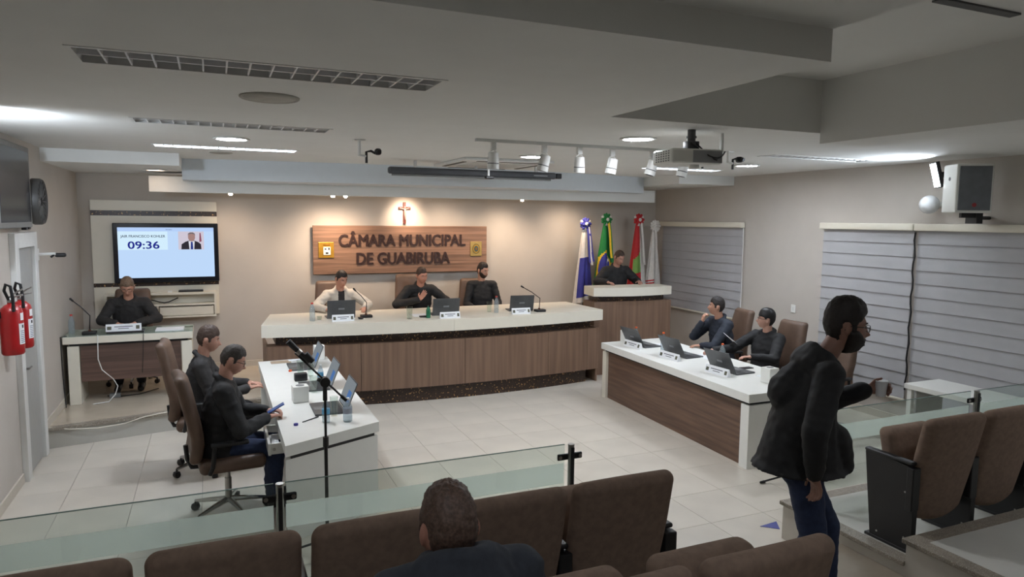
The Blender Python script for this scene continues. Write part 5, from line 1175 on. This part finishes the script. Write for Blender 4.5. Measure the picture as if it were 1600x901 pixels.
# left desk, near: phone in hand
p_ = person('person in a black jacket and glasses holding a phone at the left desk', (0.06, 6.04, 0), -PI/2,
       seated(0.47, 0.10, hp=-26, H=0.005, eL=(-0.30, 0.12, 0.78), eR=(0.30, 0.10, 0.76), wL=(-0.08, 0.32, 0.80), wR=(0.09, 0.31, 0.79), hdL=(0.35, 0.85, 0.1), hdR=(-0.35, 0.85, 0.1), curlL=0.7, curlR=0.7),
       dict(skin=(190, 142, 122), top=M_JBLK, legs=M_JEANS, hair=dict(mat=M_HAIRS, front=0.060, thick=0.010, top=0.006), glasses=M_GLS, collar=0.024, bulk=1.18, vox=0.007))
ph = tag(MB().bbox(-0.037, 0.037, -0.005, 0.005, -0.075, 0.075, 0.004).build('phone', mat('blue_phone', (52, 84, 150), 0.35)), 'blue phone held by the man at the left desk', 'phone')
ph.matrix_world = Matrix.Translation((0.45, 6.04, 0.84)) @ Euler((0, math.radians(62), 0)).to_matrix().to_4x4() @ Matrix.Rotation(PI/2, 4, 'Z')
# left desk, far
person('person in a dark jacket at the left desk, behind the man with the phone', (-0.12, 7.20, 0), -PI/2-0.05,
       seated(0.48, 0.10, hp=-12, H=-0.005, eL=(-0.28, 0.14, 0.78), eR=(0.28, 0.10, 0.76), wL=(-0.12, 0.40, 0.79), wR=(0.12, 0.40, 0.79)),
       dict(skin=(188, 140, 120), top=M_JCHAR, hair=dict(mat=M_HAIRB, front=0.050, thick=0.016, top=0.014, rough=0.005), collar=0.022, bulk=1.08))
# spectator seen from behind
person('person in a slate hoodie sitting among the auditorium seats, seen from behind', (0.600, 1.80, 0.50), 0.0,
       seated(0.43, 0.0, hp=-4, H=-0.032, head=(0, 0.03, 1.060), eL=(-0.27, 0.02, 0.66), eR=(0.27, 0.02, 0.66), wL=(-0.12, 0.24, 0.62), wR=(0.12, 0.24, 0.62), kL=(-0.12, 0.36, 0.50), kR=(0.12, 0.36, 0.50), aL=(-0.14, 0.34, 0.02), aR=(0.14, 0.34, 0.02), hs=1.03),
       dict(skin=(172, 122, 104), top=M_HOODIE, hair=dict(mat=mat('light_brown_hair', (100, 78, 66), 0.6, var=0.25, scale=110), front=0.060, side=-0.01, back=-0.07, thick=0.010, top=0.010, rough=0.005), hood=0.046, collar=0.034, bulk=1.08, vox=0.006, top_name='hoodie'))
# walking man with a paper cup
WD = math.radians(-23.4)-PI/2
MX, MY, MZ = 3.04, 2.84, 0.20
p_ = person('bearded person in a black coat walking along the aisle holding a paper cup', (MX, MY, MZ), WD,
       dict(hip=(0, -0.02, 0.90), chest=(0, 0.0, 1.24), neck=(0, 0.085, 1.50), head=(0, 0.20, 1.675), hp=-6, hy=-6, sw=0.18, twist=-6, hs=1.12,
            kL=(-0.09, 0.20, 0.48), kR=(0.09, 0.05, 0.47), aL=(-0.09, 0.22, 0.09), aR=(0.09, -0.20, 0.14),
            eR=(0.32, -0.08, 1.16), wR=(0.27, -0.05, 0.92), eL=(-0.25, 0.20, 1.16), wL=(-0.12, 0.40, 1.29), hdL=(0.1, 0.95, 0.10), huL=(-1, 0, 0.15), curlL=0.85, curlR=0.6, hdR=(-0.1, 0.25, -1)),
       dict(skin=(150, 112, 96), top=M_JBLK, legs=M_JEANS, hair=dict(mat=M_HAIRD, front=0.058, thick=0.020, top=0.018, side=-0.02), beard=0.017, glasses=M_GLS, collar=0.036, hood=0.058, bulk=1.18, skirt=(0.20, 0.225, 0.195, 0.165), hem=0.06, vox=0.0062, fold=0.009, top_name='coat',
            extra=[((0.06, 0.15, 1.05), (0.05, 0.21, 0.90), 0.085, 0.055), ((0, -0.08, 1.30), (0, 0.0, 1.42), 0.13, 0.10)]))
cp = empty('paper_cup', (0, 0, 0), 0, 'white paper cup in the hand of the walking man', 'cup')
MB().lathe([(0.026, 0), (0.037, 0.085), (0.038, 0.088), (0.035, 0.088), (0.025, 0.006), (0.001, 0.006)], 20).build('cup_wall', M_PAPER, cp, True)
MB().lathe([(0.036, 0.086), (0.0395, 0.089), (0.036, 0.092), (0.034, 0.089)], 20).build('rolled_rim', M_PAPER, cp, True)
ca, sa = math.cos(math.radians(-23.4)), math.sin(math.radians(-23.4))
cp.location = (MX+0.475*ca+0.10*-sa*1.0, MY+0.475*sa+0.10*ca, MZ+1.255)
